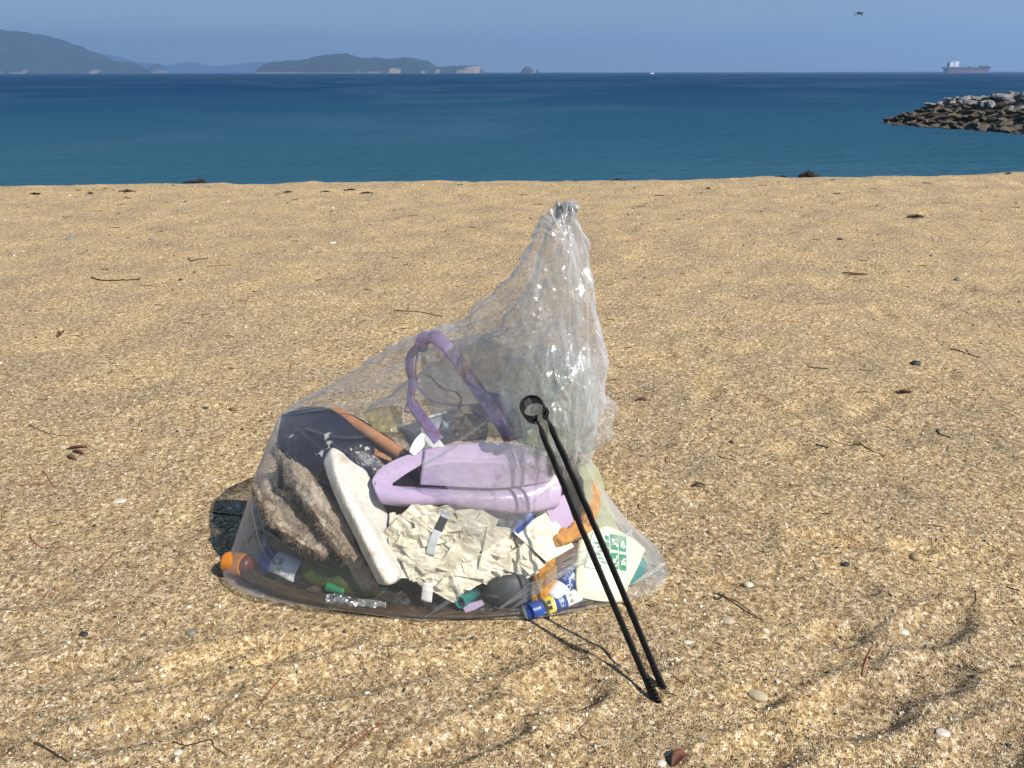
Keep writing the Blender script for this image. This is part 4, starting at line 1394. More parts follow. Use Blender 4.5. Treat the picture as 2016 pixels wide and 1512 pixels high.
def fibre_log(label, pts, rad, seed):
    path = pf_path(pts, 60)
    t = np.linspace(0, 1, 60)
    r = rad * (.75 + .25 * np.sin(np.pi * np.clip(t, .04, .96))) * (1 + .14 * vnoise(np.stack([t * 9, t * 0 + seed, t * 0], -1)))
    r[0] *= .5; r[-1] *= .4
    V, F = rough_tube(path, r, 48, (1, .8), 2.4, .008, 60, seed)
    cc = np.vstack([np.repeat(path, 48, 0)])
    nn_ = V - cc; nn_ /= np.linalg.norm(nn_, axis=1)[:, None]
    ax_ = (path[-1] - path[0]) / np.linalg.norm(path[-1] - path[0])
    sq = V - ax_ * (V @ ax_)[:, None] * .75
    V = V + nn_ * (.006 * fbm(sq * 190 + seed, 3))[:, None]
    root = obj("fibrous_log", V, F, M_FIBRE)
    tag(root, label, "fibre log")
    rs = np.random.RandomState(seed)
    parts = []
    n = V - cc
    n /= np.linalg.norm(n, axis=1)[:, None]
    for k in rs.choice(len(V), 1300, replace=False):
        if n[k][1] > .5: continue
        p = V[k]; d = n[k] * .5 + rs.normal(size=3) * .8 + (path[-1] - path[0]) * 1.2
        L = rs.uniform(.004, .012)
        d = d / np.linalg.norm(d) * L
        q = np.stack([p - n[k] * .002, p + d * .5 + n[k] * .0025, p + d + rs.normal(size=3) * .002])
        parts.append(tube_mesh(q, [.0006, .0005, .0002], 3, caps=False))
    Vf, Ff = join(*parts)
    f = obj("fibre", Vf, Ff, M_FIBRE, root)
    f["kind"] = "stuff"
    return root

fibre_log("long brown shaggy fibre log slanting down beside the white foam slab", [(548, 875, .040), (588, 935, .030), (630, 995, .024), (668, 1050, .022), (704, 1100, .022)], .025, 3)
fibre_log("shorter brown shaggy fibre log at the left edge of the bag", [(512, 955, .028), (545, 1005, .022), (588, 1045, .022), (650, 1085, .022)], .026, 8)

# ---- navy tub, pipe, added dark backing
sheet_thing("tub_piece", "scuffed navy blue plastic tub piece at the left shoulder of the bag", "tub piece",
            [[(556, 818, .012), (600, 802, .016), (660, 806, .022), (725, 835, .055), (805, 890, .085)],
             [(548, 850, .010), (610, 848, .010), (685, 862, .020), (745, 895, .055), (815, 920, .09)],
             [(545, 895, .020), (615, 905, .022), (695, 930, .045), (765, 950, .075), (835, 950, .10)],
             [(548, 960, .05), (640, 985, .06), (720, 990, .08), (785, 990, .09), (845, 980, .11)]], M_NAVY, 50, 60, .004, .003, 9, 3)
_pv, _pf = [], []
pp = pf_path([(655, 806, .030), (725, 850, .034), (792, 893, .036)], 60)
tt = np.linspace(0, 1, 60)
V, F = tube_mesh(pp, .0112 * (1 + .035 * np.sin(tt * 190) * (tt > .25)), 26, caps=False)
pipe = thing("plastic_pipe", "copper brown plastic pipe slanting above the lilac basin", "pipe", None, tuple(pp[30]))
def rel(V, root): return np.asarray(V) - np.array(root.location[:])
obj("pipe_wall", rel(V, pipe), F, M_COPPER, pipe)
ax = (pp[-1] - pp[-2]) / np.linalg.norm(pp[-1] - pp[-2])
V, F = lathe_mesh(pp[-1] - ax * .02, pp[-1] + ax * .0005, [(0, .0085), (.3, .0085), (.97, .0085), (1, .0108)], 26)
obj("bore_shade", rel(V, pipe), F, M_BLACKP, pipe)  # black plug stands for the shade inside the hollow end
prism_thing("plastic_flake", "rusty orange flake under the copper pipe", "flake", [(716, 862, .05), (724, 862, .05), (745, 888, .048), (772, 900, .046), (768, 907, .046), (735, 894, .048)], M_RUSTY, .003)
sheet_thing("dark_backing", "added dark backing sheet behind the litter in the middle of the bag", "backing sheet",  # added backing that keeps the inside dark; no sunlit sand shows through
            [[(640, 905, .15), (760, 890, .15), (900, 880, .15), (1040, 880, .14), (1140, 900, .11)],
             [(560, 1000, .10), (720, 990, .13), (900, 990, .14), (1060, 990, .12), (1165, 1000, .08)],
             [(520, 1090, .07), (700, 1100, .09), (900, 1110, .10), (1080, 1110, .08), (1200, 1090, .06)],
             [(540, 1160, .04), (700, 1190, .05), (900, 1205, .05), (1060, 1200, .05), (1190, 1170, .05)]], M_BLACKP, 40, 60, .005, .010, 12, 5)
V, F = lathe_mesh(PF(690, 935, .045), PF(735, 945, .05), [(0, .002), (1, .002)], 8)
tag(obj("wire_stub", V, F, M_FOIL), "short bright metal rod on the dark gap left of the lilac basin", "rod")

# ---- lilac plastic: frame, basin, shards
def strip(path, wide, thin, mat, name, parent=None, hint=(0, -1, .2), n=50, power=4, taper=None, channel=0.0):
    T = np.gradient(path, axis=0); T /= np.linalg.norm(T, axis=1)[:, None]
    h = np.cross(T, np.broadcast_to(np.asarray(hint, float), T.shape))
    r = np.ones(len(path)) if taper is None else taper
    V, F = tube_mesh(path, r, 14, (wide, thin), power, True, h)
    return obj(name, V, F, mat, parent)

frame = thing("lilac_frame", "rust stained lilac plastic frame looped under the top of the bag", "frame", None, tuple(PF(870, 740, .03)))
def fstrip(pts, wide, thin, name, hint=(0, -1, .2), mat=M_LILAC_RUST_DIM, n=50):
    path = pf_path(pts, n)
    o = strip(path - np.array(frame.location[:]), wide, thin, mat, name, frame, hint)
    return o
fstrip([(828, 690, .014), (834, 668, .010), (852, 663, .010), (878, 680, .014), (905, 716, .020), (932, 754, .026), (962, 798, .032), (990, 838, .036), (1004, 866, .04)], .0135, .004, "frame_arm", (.3, -1, .5))
fstrip([(836, 662, .013), (822, 684, .014), (808, 700, .016), (806, 726, .018), (812, 752, .022), (809, 778, .028), (812, 802, .034)], .0085, .004, "frame_arm", (-.6, -1, .1))
fstrip([(812, 792, .034), (820, 808, .034), (838, 832, .032), (864, 868, .03)], .0115, .0035, "frame_arm", (.2, -1, .3), M_LILAC_RUST_DIM)
fstrip([(822, 695, .022), (818, 725, .024), (822, 756, .028), (836, 778, .032), (862, 792, .036), (905, 798, .04), (945, 796, .04)], .0022, .0022, "frame_edge")
fstrip([(808, 768, .030), (803, 790, .034), (797, 806, .036), (806, 812, .036)], .0022, .0022, "frame_edge")
path = pf_path([(833, 735, .035), (850, 744, .036), (862, 757, .037), (880, 768, .038), (898, 772, .038), (908, 786, .038), (904, 800, .038), (908, 812, .038)], 60)
V, F = tube_mesh(path, .0022 * (1 + .4 * vnoise(path * 300)), 8)
tag(obj("frayed_cord", V, F, M_CORD), "frayed brown cord dangling inside the lilac frame", "cord")

basin = thing("broken_basin", "broken lilac plastic basin with a rolled rim facing the camera", "basin", None, tuple(PF(900, 950, .03)))
def bsheet(name, ctrl, nu=26, nv=40, th=.003):
    S = pf_grid(ctrl, nu, nv) - np.array(basin.location[:])
    V, F = solid_sheet(S, th)
    return obj(name, V, F, M_LILAC, basin)
bsheet("rim", [[(734, 950, .030), (790, 958, .030), (880, 960, .030), (960, 962, .030), (1040, 955, .030), (1100, 930, .030)],
               [(736, 962, .018), (790, 969, .016), (880, 970, .015), (960, 974, .015), (1040, 970, .016), (1104, 950, .018)],
               [(742, 976, .012), (795, 982, .010), (880, 982, .009), (960, 988, .009), (1035, 990, .010), (1104, 972, .012)],
               [(750, 988, .014), (800, 992, .013), (880, 991, .012), (955, 1000, .012), (1030, 1006, .012), (1100, 992, .014)],
               [(758, 992, .026), (805, 996, .026), (880, 994, .026), (955, 1004, .026), (1030, 1010, .026), (1096, 998, .026)]], 26, 60)
bsheet("wall_shard", [[(744, 926, .030), (772, 908, .032), (804, 895, .034), (836, 886, .036)],
                      [(733, 944, .024), (764, 930, .026), (800, 918, .028), (834, 910, .030)],
                      [(734, 956, .024), (752, 957, .026), (774, 950, .028), (800, 930, .030)]], 20, 26)
bsheet("wall_shard", [[(739, 945, .0235), (750, 944, .0255), (763, 942, .027), (774, 938, .028)],
                      [(737, 950, .0235), (750, 951, .0255), (763, 950, .027), (773, 948, .028)],
                      [(738, 957, .0235), (750, 958, .0255), (762, 958, .027), (772, 957, .028)]], 8, 10)
bsheet("wall_shard", [[(836, 885, .030), (890, 876, .030), (950, 872, .030), (1010, 875, .032), (1070, 890, .034)],
                      [(832, 914, .022), (890, 910, .020), (950, 912, .020), (1010, 915, .022), (1075, 915, .026)],
                      [(828, 936, .018), (885, 938, .016), (945, 942, .016), (1005, 946, .018), (1078, 935, .022)],
                      [(827, 954, .017), (880, 957, .015), (935, 960, .015), (990, 960, .017), (1080, 948, .022)]], 24, 46)
prism_thing("plastic_shard", "lilac plastic shard beside the orange foam", "plastic shard", [(1068, 986, .03), (1112, 975, .03), (1130, 1028, .028), (1106, 1050, .028), (1088, 1034, .028)], M_LILAC)
prism_thing("plastic_shard", "small lilac shard low in front of the grey rubber bowl", "plastic shard", [(905, 1187, .012), (925, 1188, .012), (948, 1182, .012), (953, 1190, .012), (935, 1200, .012), (916, 1206, .012)], M_LILAC)
prism_thing("plastic_shard", "thin lilac sliver standing inside the grey bowl", "plastic shard", [(984, 1166, .014), (990, 1163, .014), (1006, 1186, .014), (1002, 1190, .014)], M_LILAC)
prism_thing("plastic_shard", "dull greyish lilac shard under the loose film flap", "plastic shard", [(940, 1010, .034), (968, 1000, .034), (980, 1012, .034), (972, 1050, .03), (952, 1056, .03), (938, 1040, .032)], M_LILAC_RUST_DIM)
prism_thing("plastic_shard", "lilac shard below the rust stained frame arm", "plastic shard", [(922, 800, .06), (948, 795, .06), (968, 826, .06), (946, 838, .06)], M_LILAC_RUST_DIM)
sheet_thing("plastic_shard", "rust red lilac strip at the neck behind the tongs", "plastic shard",
            [[(950, 770, .05), (985, 775, .05)], [(985, 820, .045), (1020, 815, .045)], [(1000, 870, .04), (1030, 862, .04)]], M_LILAC_RUST_DIM, 14, 8, .003)

# ---- cream sheet
cream = thing("crumpled_sheet", "crumpled cream plastic sheet below the lilac basin", "plastic sheet", None, tuple(PF(920, 1100, .02)))
def csheet(ctrl, seed, amp=.011, fr=22, nu=90, nv=110):
    S = pf_grid(ctrl, nu, nv)
    n = normals_sheet(S)
    sgn = -1 if n[..., 1].mean() < 0 else 1
    S = S + sgn * n * (1.5 * amp * folds(S, fr * .42, seed, 3, .15) + .22 * amp * folds(S, fr * 1.0, seed + 1, 3, .15) + .3 * amp)[..., None] * -1
    e = fbm(S * 60 + seed, 3)
    for k in range(3):
        f = (1, .6, .25)[k] * .016
        d0 = (S[4] - S[0]); S[k] += d0 / (np.linalg.norm(d0, axis=1)[:, None] + 1e-9) * (f * (e[0] + .4))[:, None]
        d1 = (S[-5] - S[-1]); S[-1 - k] += d1 / (np.linalg.norm(d1, axis=1)[:, None] + 1e-9) * (f * (e[-1] + .4))[:, None]
    V, F = solid_sheet(S, .0012)
    V[:, 2] = np.maximum(V[:, 2], .005)
    return obj("sheet_fold", V - np.array(cream.location[:]), F, M_CREAM, cream, False)
csheet([[(768, 1012, .035), (830, 1004, .034), (885, 1010, .034), (935, 1035, .032), (985, 1042, .032)],
        [(772, 1052, .026), (835, 1050, .026), (890, 1058, .026), (945, 1066, .026), (1000, 1068, .026)],
        [(782, 1092, .022), (840, 1098, .022), (895, 1104, .022), (945, 1106, .022), (1000, 1100, .022)],
        [(800, 1135, .020), (845, 1146, .020), (885, 1158, .020), (930, 1158, .020), (985, 1135, .020)]], 31)
def leaflets(region, n, seed, size, offs):
    """crumpled sheet seen from the front: many small bent facets of the one sheet, overlapping like shingles"""
    rs = np.random.RandomState(seed)
    poly = np.array(region, float)
    def inside(x, y):
        c = False; j = len(poly) - 1
        for i in range(len(poly)):
            if (poly[i, 1] > y) != (poly[j, 1] > y) and x < (poly[j, 0] - poly[i, 0]) * (y - poly[i, 1]) / (poly[j, 1] - poly[i, 1]) + poly[i, 0]: c = not c
            j = i
        return c
    parts = []
    while len(parts) < n:
        cx, cy = rs.uniform(poly[:, 0].min(), poly[:, 0].max()), rs.uniform(poly[:, 1].min(), poly[:, 1].max())
        if not inside(cx, cy): continue
        a0 = rs.uniform(0, 6.28); L = rs.uniform(*size); W = L * rs.uniform(.4, .8)
        d0 = rs.uniform(*offs)
        tu, tv = rs.uniform(-.010, .010), rs.uniform(-.010, .010)
        bend = rs.uniform(-.016, .016)
        kink = rs.uniform(.3, .7)
        m = 17
        S = np.zeros((m, m, 3))
        ju = rs.uniform(-.2, .2, 4)
        for i in range(m):
            for j in range(m):
                u, v = i / (m - 1) - .5, j / (m - 1) - .5
                w_ = 1 + (ju[0] * u + ju[1] * v + ju[2] * u * v) * 1.6
                x = cx + (u * L * math.cos(a0) - v * W * w_ * math.sin(a0))
                y = cy + (u * L * math.sin(a0) + v * W * w_ * math.cos(a0)) * .8
                S[i, j, :2] = x, y
                S[i, j, 2] = max(.006, d0 + tu * u * 2 + tv * v * 2 + bend * abs(u + .5 - kink) * 2)
        C = np.array([[PF(S[i, j, 0], S[i, j, 1], S[i, j, 2]) for j in (0, 4, 8, 12, 16)] for i in (0, 4, 8, 12, 16)])
        off = S[..., 2]
        A = np.stack([catmull(C[i], m) for i in range(5)], 0)
        Q = np.stack([catmull(A[:, j], m) for j in range(m)], 1)
        nq = normals_sheet(Q)
        Q = Q + nq * (.0034 * folds(Q, 26, seed + len(parts), 3, .2))[..., None]
        V, F = solid_sheet(Q, .0009)
        V[:, 2] = np.maximum(V[:, 2], .005)
        parts.append((V - np.array(cream.location[:]), F))
    for k in range(0, n, 6):
        V, F = join(*parts[k:k + 6])
        obj("sheet_fold", V, F, M_CREAM, cream, False)
leaflets([(775, 1015), (850, 1002), (900, 1012), (950, 1040), (1010, 1050), (1082, 1056), (1078, 1092), (1030, 1112), (985, 1140), (945, 1166), (905, 1166), (860, 1150), (800, 1130), (782, 1080)], 38, 77, (64, 128), (.010, .022))
strap = thing("grey_strap", "pale grey strap with a dark band across the cream sheet", "strap", None, tuple(PF(862, 1040, .012)))
for pts, mat, nm in (([(880, 1006, .006), (874, 1018, .005)], M_CUP, "strap_end"), ([(874, 1018, .0048), (862, 1044, .0048)], M_GREYRUB, "dark_band"), ([(862, 1044, .0052), (852, 1066, .005), (846, 1092, .006)], M_CUP, "strap_end")):
    path = pf_path(pts, 14)
    strip(path - np.array(strap.location[:]), .0085, .0015, mat, nm, strap, (0, -1, .3))

# ---- upper middle: cup, films, strips
cup = thing("ribbed_cup", "greyish white ribbed plastic cup lying below the lilac frame", "cup", None, tuple(PF(850, 845, .10)))
p0, p1 = PF(858, 880, .13), PF(842, 826, .11)
prof = [(0, .002), (0, .046), (.1, .049), (.85, .060), (.92, .064), (1, .066), (1, .062), (.9, .058), (.1, .045), (.08, .002)]
V, F = lathe_mesh(p0, p1, prof, 96, False)
axd = (p1 - p0) / np.linalg.norm(p1 - p0)
c = p0 + axd * ((V - p0) @ axd)[:, None]
dv = V - c; rr = np.linalg.norm(dv, axis=1)
ang = np.tile(np.arange(96), len(prof))
tt = ((V - p0) @ axd) / np.linalg.norm(p1 - p0)
V = c + dv * (1 + .035 * (ang % 4 < 2) * ((tt > .12) & (tt < .8)))[:, None]
obj("cup_wall", V - np.array(cup.location[:]), F, M_CUP, cup)
V, F = lathe_mesh(p1 - axd * .002, p1 + axd * .004, [(0, .0655), (0, .070), (.5, .0715), (1, .070), (1, .0655)], 64, False)
obj("cup_rim", V - np.array(cup.location[:]), F, M_WHITEP, cup)
sheet_thing("plastic_film", "crumpled yellowish film between the copper pipe and the ribbed cup", "film",
            [[(715, 808, .06), (745, 798, .07), (790, 800, .08)], [(725, 832, .06), (755, 828, .06), (792, 826, .07)], [(735, 850, .06), (760, 852, .06), (790, 848, .07)]], M_FILM_Y, 40, 40, .0012, .008, 26, 51)
sheet_thing("plastic_film", "small bright yellow film scrap behind the lilac frame", "film",
            [[(828, 790, .06), (842, 784, .06), (856, 788, .06)], [(830, 800, .06), (842, 798, .06), (856, 800, .06)]], M_FILM_Y, 16, 20, .001, .004, 40, 52)
sheet_thing("plastic_film", "grey clear film heap under the copper pipe", "film",
            [[(738, 842, .09), (770, 842, .09), (810, 850, .09), (860, 860, .09)], [(765, 858, .085), (790, 864, .085), (820, 874, .085), (862, 880, .085)], [(800, 884, .08), (815, 888, .08), (835, 892, .08), (870, 894, .08)]], M_FILM_M, 40, 50, .0012, .010, 24, 53)
sheet_thing("plastic_film", "large heap of milky crumpled film in the upper middle of the bag", "film",
            [[(830, 690, .05), (890, 670, .06), (950, 665, .06), (1010, 690, .05)], [(830, 745, .055), (895, 740, .06), (955, 745, .06), (1015, 760, .05)],
             [(835, 790, .065), (895, 800, .07), (955, 800, .06), (1020, 810, .05)], [(860, 830, .08), (905, 850, .08), (955, 860, .07), (1020, 860, .05)]], M_FILM_M, 80, 80, .0012, .012, 22, 54)
sheet_thing("plastic_film", "greenish clear film bundle at the gathered neck", "film",
            [[(1000, 690, .035), (1050, 680, .03), (1110, 690, .03), (1165, 720, .03)], [(990, 760, .035), (1050, 755, .028), (1110, 760, .028), (1175, 790, .03)],
             [(1000, 830, .035), (1055, 830, .026), (1110, 835, .028), (1170, 850, .03)], [(1030, 890, .035), (1070, 895, .026), (1115, 900, .028), (1160, 890, .03)]], M_FILM_G, 90, 80, .0012, .012, 26, 55)
sheet_thing("plastic_film", "pale yellow film drawn up along the right side of the bag", "film",
            [[(1135, 915, .02), (1155, 905, .018), (1175, 915, .018)], [(1150, 970, .018), (1172, 965, .014), (1196, 975, .014)],
             [(1150, 1020, .018), (1180, 1015, .012), (1212, 1025, .012)], [(1140, 1060, .03), (1180, 1060, .018), (1222, 1065, .018)]], M_FILM_PY, 60, 40, .0012, .006, 26, 56)
torn = thing("torn_strip", "pair of torn white plastic strips in a V above the lilac basin", "strip", None, tuple(PF(838, 872, .03)))
for pts in ([(836, 855, .032), (824, 874, .030), (810, 893, .028)], [(836, 855, .032), (852, 868, .030), (874, 889, .028)]):
    path = pf_path(pts, 18)
    strip(path - np.array(torn.location[:]), .0115, .0012, M_WHITEP, "strip_leaf", torn, (.2, -1, .3), taper=.35 + .65 * np.sin(np.pi * np.linspace(.12, .9, 18)))
sheet_thing("tray_piece", "pale grey plastic tray edge right of the ribbed cup", "tray",
            [[(870, 826, .075), (910, 838, .072), (960, 852, .07)], [(872, 836, .065), (910, 850, .062), (958, 864, .06)], [(868, 846, .075), (905, 862, .07), (950, 876, .07)]], M_CUP, 12, 30, .003, .003, 30, 57)
sheet_thing("coir_tuft", "brown coir tuft behind the milky film", "coir tuft",
            [[(895, 825, .06), (925, 815, .06), (955, 825, .06)], [(890, 845, .055), (925, 842, .055), (960, 848, .055)], [(900, 866, .06), (930, 868, .06), (955, 864, .06)]], M_FIBRE, 30, 30, .006, .010, 60, 58)

# ---- low left: cup, bottles
oc = thing("orange_cup", "orange plastic cap poking out at the left corner of the bag", "cap", None, tuple(P(462, 1108, 1.385)))
a0, a1 = P(444, 1104, 1.388), P(484, 1112, 1.365)
V, F = lathe_mesh(a0, a1, [(0, .001), (0, .016), (.06, .0205), (.2, .0225), (.95, .0235), (1, .0235), (1, .0205), (.3, .019), (.3, .001)], 36, False)
V[:, 2] = np.maximum(V[:, 2], .004)
obj("cap_shell", V - np.array(oc.location[:]), F, M_ORANGE, oc)
V, F = lathe_mesh(a0 + (a1 - a0) * .94, a1 + (a1 - a0) * .25, [(0, .0200), (.2, .0205), (1, .0185), (1, .001)], 32)
V[:, 2] = np.maximum(V[:, 2], .004)
obj("cap_liner", V - np.array(oc.location[:]), F, M_MAROON, oc)

def bottle(name, label, p0, p1, r, mat, neck=True, squash=1.0):
    root = thing(name, label, "bottle", None, tuple((np.asarray(p0) + np.asarray(p1)) / 2))
    o0 = np.array(root.location[:])
    prof = [(0, .001), (0, r * .8), (.03, r * .96), (.08, r), (.30, r), (.34, r * .96), (.38, r), (.66, r)]
    prof += [(.78, r * .8), (.88, r * .42), (.93, r * .38), (1.0, r * .38), (1, .001)] if neck else [(.9, r), (.97, r * .95), (1, r * .75), (1, .001)]
    V, F = lathe_mesh(p0, p1, prof, 40, False, squash)
    V[:, 2] = np.maximum(V[:, 2], .004)
    obj("bottle_body", V - o0, F, mat, root)
    return root, o0

def band(root, o0, p0, p1, t0, t1, r, mat, name, arc=None, nseg=48):
    """printed band or panel round a bottle between fractions t0..t1; arc = (start, end) angles about the side facing the camera"""
    p0, p1 = np.asarray(p0), np.asarray(p1)
    ax = (p1 - p0); L = np.linalg.norm(ax); ax /= L
    toc = np.array([0, 0, 1.0]) - p0; toc -= ax * (toc @ ax); toc /= np.linalg.norm(toc)
    b = np.cross(ax, toc)
    th = np.linspace(*(arc if arc else (-np.pi, np.pi)), nseg)
    rows = []
    for t in np.linspace(t0, t1, 4):
        rows.append(p0 + ax * (t * L) + r * (toc * np.cos(th)[:, None] + b * np.sin(th)[:, None]))
    S = np.stack(rows)
    V, F = solid_sheet(S, .0007)
    V[:, 2] = np.maximum(V[:, 2], .0035)
    return obj(name, V - o0, F, mat, root)

def glyphs(root, o0, p0, p1, r, text, t, a, size, mat, turn=0.0, name="lettering"):
    """text laid on a bottle: t fraction along, a angle round from the camera side"""
    p0, p1 = np.asarray(p0), np.asarray(p1)
    ax = (p1 - p0); L = np.linalg.norm(ax); ax /= L
    toc = np.array([0, 0, 1.0]) - p0; toc -= ax * (toc @ ax); toc /= np.linalg.norm(toc)
    b = np.cross(ax, toc)
    cu = bpy.data.curves.new("lettering", 'FONT'); cu.body = text; cu.size = size; cu.align_x = 'CENTER'; cu.align_y = 'CENTER'; cu.resolution_u = 2
    tmp = bpy.data.objects.new("lettering", cu); scene.collection.objects.link(tmp)
    me = bpy.data.meshes.new_from_object(tmp.evaluated_get(bpy.context.evaluated_depsgraph_get()))
    bpy.data.objects.remove(tmp)
    n = len(me.vertices)
    co = np.empty(n * 3, dtype=np.float32); me.vertices.foreach_get("co", co); co = co.reshape(-1, 3)
    ct, st = math.cos(turn), math.sin(turn)
    u = co[:, 0] * ct - co[:, 1] * st; v = co[:, 0] * st + co[:, 1] * ct
    th = a + v / r
    W = p0 + ax * (t * L + u)[:, None] + (r + .0012) * (toc * np.cos(th)[:, None] + b * np.sin(th)[:, None])
    me.vertices.foreach_set("co", (W - o0).astype(np.float32).ravel())
    me.update()
    me.materials.clear()
    return link(name, me, mat, root)

q0, q1 = PF(506, 1090, .075), PF(640, 1150, .07)
cb, o0 = bottle("clear_bottle", "clear bottle with a white and blue label in the lower left of the bag", q0, q1, .027, M_CLEARB)
band(cb, o0, q0, q1, .30, .66, .0278, M_LABELW, "label")
band(cb, o0, q0, q1, .14, .30, .0280, M_BLUE, "blue_panel")
glyphs(cb, o0, q0, q1, .028, "CB", .38, -.15, .020, M_INK, -.25)
glyphs(cb, o0, q0, q1, .028, "1L", .44, .35, .012, M_INK, -.25)
g0, g1 = PF(606, 1112, .085), PF(800, 1172, .075)
gb, o0 = bottle("green_bottle", "olive green bottle lying at the bottom of the bag", g0, g1, .040, M_GREEN_BOTTLE)
band(gb, o0, g0, g1, .68, .76, .0385, M_RED, "red_panel", (-.15, .2), 8)
k0, k1 = PF(642, 1152, .05), PF(678, 1163, .05)
prof = [(0, .001), (0, .010), (.1, .0115), (.9, .0115), (1, .0115), (1, .001)]
V, F = lathe_mesh(k0, k1, prof, 48, False)
axk = (k1 - k0) / np.linalg.norm(k1 - k0); ck = k0 + axk * ((V - k0) @ axk)[:, None]
V = ck + (V - ck) * (1 - .10 * (np.tile(np.arange(48), 6) % 3 == 0))[:, None]
V[:, 2] = np.maximum(V[:, 2], .004)
tag(obj("bottle_cap", V, F, M_GREEN_CAP), "ribbed green bottle cap above the silver foil", "bottle cap")
sheet_thing("foil_wrapper", "crumpled silver foil wrapper at the bottom front of the bag", "wrapper",
            [[(640, 1170, .02), (665, 1168, .02), (690, 1174, .02), (705, 1184, .02)], [(640, 1184, .012), (665, 1184, .012), (690, 1190, .012), (704, 1196, .012)], [(642, 1194, .012), (665, 1198, .012), (688, 1200, .012), (700, 1202, .012)]], M_FOIL, 26, 40, .0012, .007, 60, 61)
sheet_thing("plastic_film", "pale film scrap beside the silver foil", "film",
            [[(702, 1178, .02), (730, 1180, .02), (760, 1186, .02)], [(705, 1192, .014), (730, 1196, .014), (758, 1200, .014)]], M_FILM_M, 20, 26, .001, .005, 40, 62)
sheet_thing("white_strip", "short white plastic strip hanging under the cream sheet", "strip",
            [[(832, 1146, .014), (840, 1147, .012), (853, 1148, .014)], [(830, 1165, .013), (839, 1167, .011), (851, 1168, .013)], [(828, 1180, .013), (838, 1184, .011), (849, 1186, .013)]], M_WHITEP, 10, 10, .002)
t0_, t1_ = PF(905, 1186, .008), PF(940, 1166, .05)
V, F = lathe_mesh(t0_, t1_, [(0, .0125), (0, .0095), (.6, .0095), (.6, .001), (.62, .001), (1, .012), (0, .0125)], 28, False)
V[:, 2] = np.maximum(V[:, 2], .004)
tag(obj("teal_tube", V, F, M_TEAL), "teal tube with its open end towards the camera", "tube")

# ---- low right
b0, b1 = PF(1005, 1196, .030), PF(1000, 1150, .05)
V, F = lathe_mesh(b0, b1, [(0, .001), (0.02, .020), (.12, .034), (.35, .046), (.7, .053), (1, .055), (1, .051), (.7, .049), (.3, .040), (.1, .001)], 44, False)
V[:, 2] = np.maximum(V[:, 2], .004)
tag(obj("rubber_bowl", V, F, M_GREYRUB), "dark grey rubber bowl below the cream sheet", "bowl")

def rough_box(pts_front, depth_vec, mat, name, label, cat, n=10, amp=.0015, fr=200, seed=1, saw=0):
    A = np.array([PF(*p) for p in pts_front])           # tl, tr, br, bl
    d = np.asarray(depth_vec, float)
    u = np.linspace(0, 1, n)
    def face(a, b, c, e):
        return np.stack([[(a * (1 - s) + b * s) * (1 - t) + (e * (1 - s) + c * s) * t for s in u] for t in u])
    tl, tr, br, bl = A
    fs = [face(tl, tr, br, bl), face(tr, tr + d, br + d, br), face(tr + d, tl + d, bl + d, br + d), face(tl + d, tl, bl, bl + d), face(tl + d, tr + d, tr, tl), face(bl, br, br + d, bl + d)]
    V, F = join(*[(f.reshape(-1, 3), [tuple(q) for q in grid_faces(n, n)]) for f in fs])
    V = V + amp * np.stack([fbm(V * fr + 3 * k + seed, 3) for k in range(3)], -1)
    V[:, 2] = np.maximum(V[:, 2], .004)
    bm = bmesh.new()
    vs = [bm.verts.new(v) for v in V]
    for f in F: bm.faces.new([vs[i] for i in f])
    bmesh.ops.remove_doubles(bm, verts=bm.verts, dist=.0012)
    bmesh.ops.recalc_face_normals(bm, faces=bm.faces)
    me = bpy.data.meshes.new(name); bm.to_mesh(me); bm.free()
    return tag(link(name, me, mat), label, cat)

rough_box([(1046, 1120, .020), (1063, 1114, .012), (1062, 1194, .010), (1048, 1196, .012)], (.034, .026, .004), M_OCHRE, "ochre_sponge", "ochre yellow sponge block with a crumbly edge", "sponge", 12, .0035, 160, 3)
path = pf_path([(1158, 935, .034), (1164, 975, .030), (1158, 1015, .024), (1140, 1042, .020), (1104, 1060, .018), (1090, 1066, .018)], 50)
V, F = rough_tube(path, .017 * np.sin(np.pi * np.linspace(.12, .9, 50)) ** .5, 30, (1, .8), 2.6, .010, 90, 6)
tag(obj("foam_lump", V, F, M_OCHREFOAM), "crumbling orange foam lump behind the upper tongs", "foam lump")

w0, w1 = PF(1130, 1122, .040), PF(1086, 1182, .024)
wb, o0 = bottle("blue_tube", "upright blue tube with white lettering left of the cream jug", w0, w1, .022, M_LABELW, False)
band(wb, o0, w0, w1, .02, .55, .0228, M_BLUE, "blue_panel")
glyphs(wb, o0, w0, w1, .0232, "OL 顔剤", .28, -.45, .015, M_LABELW, math.pi)
glyphs(wb, o0, w0, w1, .0232, "からだ用", .28, .25, .008, M_CUP, math.pi)
v0, v1 = PF(1030, 1208, .020), PF(1142, 1172, .026)
yb, o0 = bottle("striped_tube", "lying tube with blue and yellow bands at the bottom front", v0, v1, .0175, M_LABELW, False)
band(yb, o0, v0, v1, .02, .34, .0181, M_BLUE, "blue_band")
band(yb, o0, v0, v1, .34, .50, .0181, M_LABELY, "yellow_band")
band(yb, o0, v0, v1, .52, .72, .0181, M_BLUE, "blue_band")
glyphs(yb, o0, v0, v1, .0182, "■■", .42, 0, .011, M_INK, math.pi / 2)
glyphs(yb, o0, v0, v1, .0182, "品OJ", .62, 0, .011, M_LABELW, math.pi / 2)
glyphs(yb, o0, v0, v1, .0176, "日月", .80, 0, .009, M_INK, math.pi / 2)

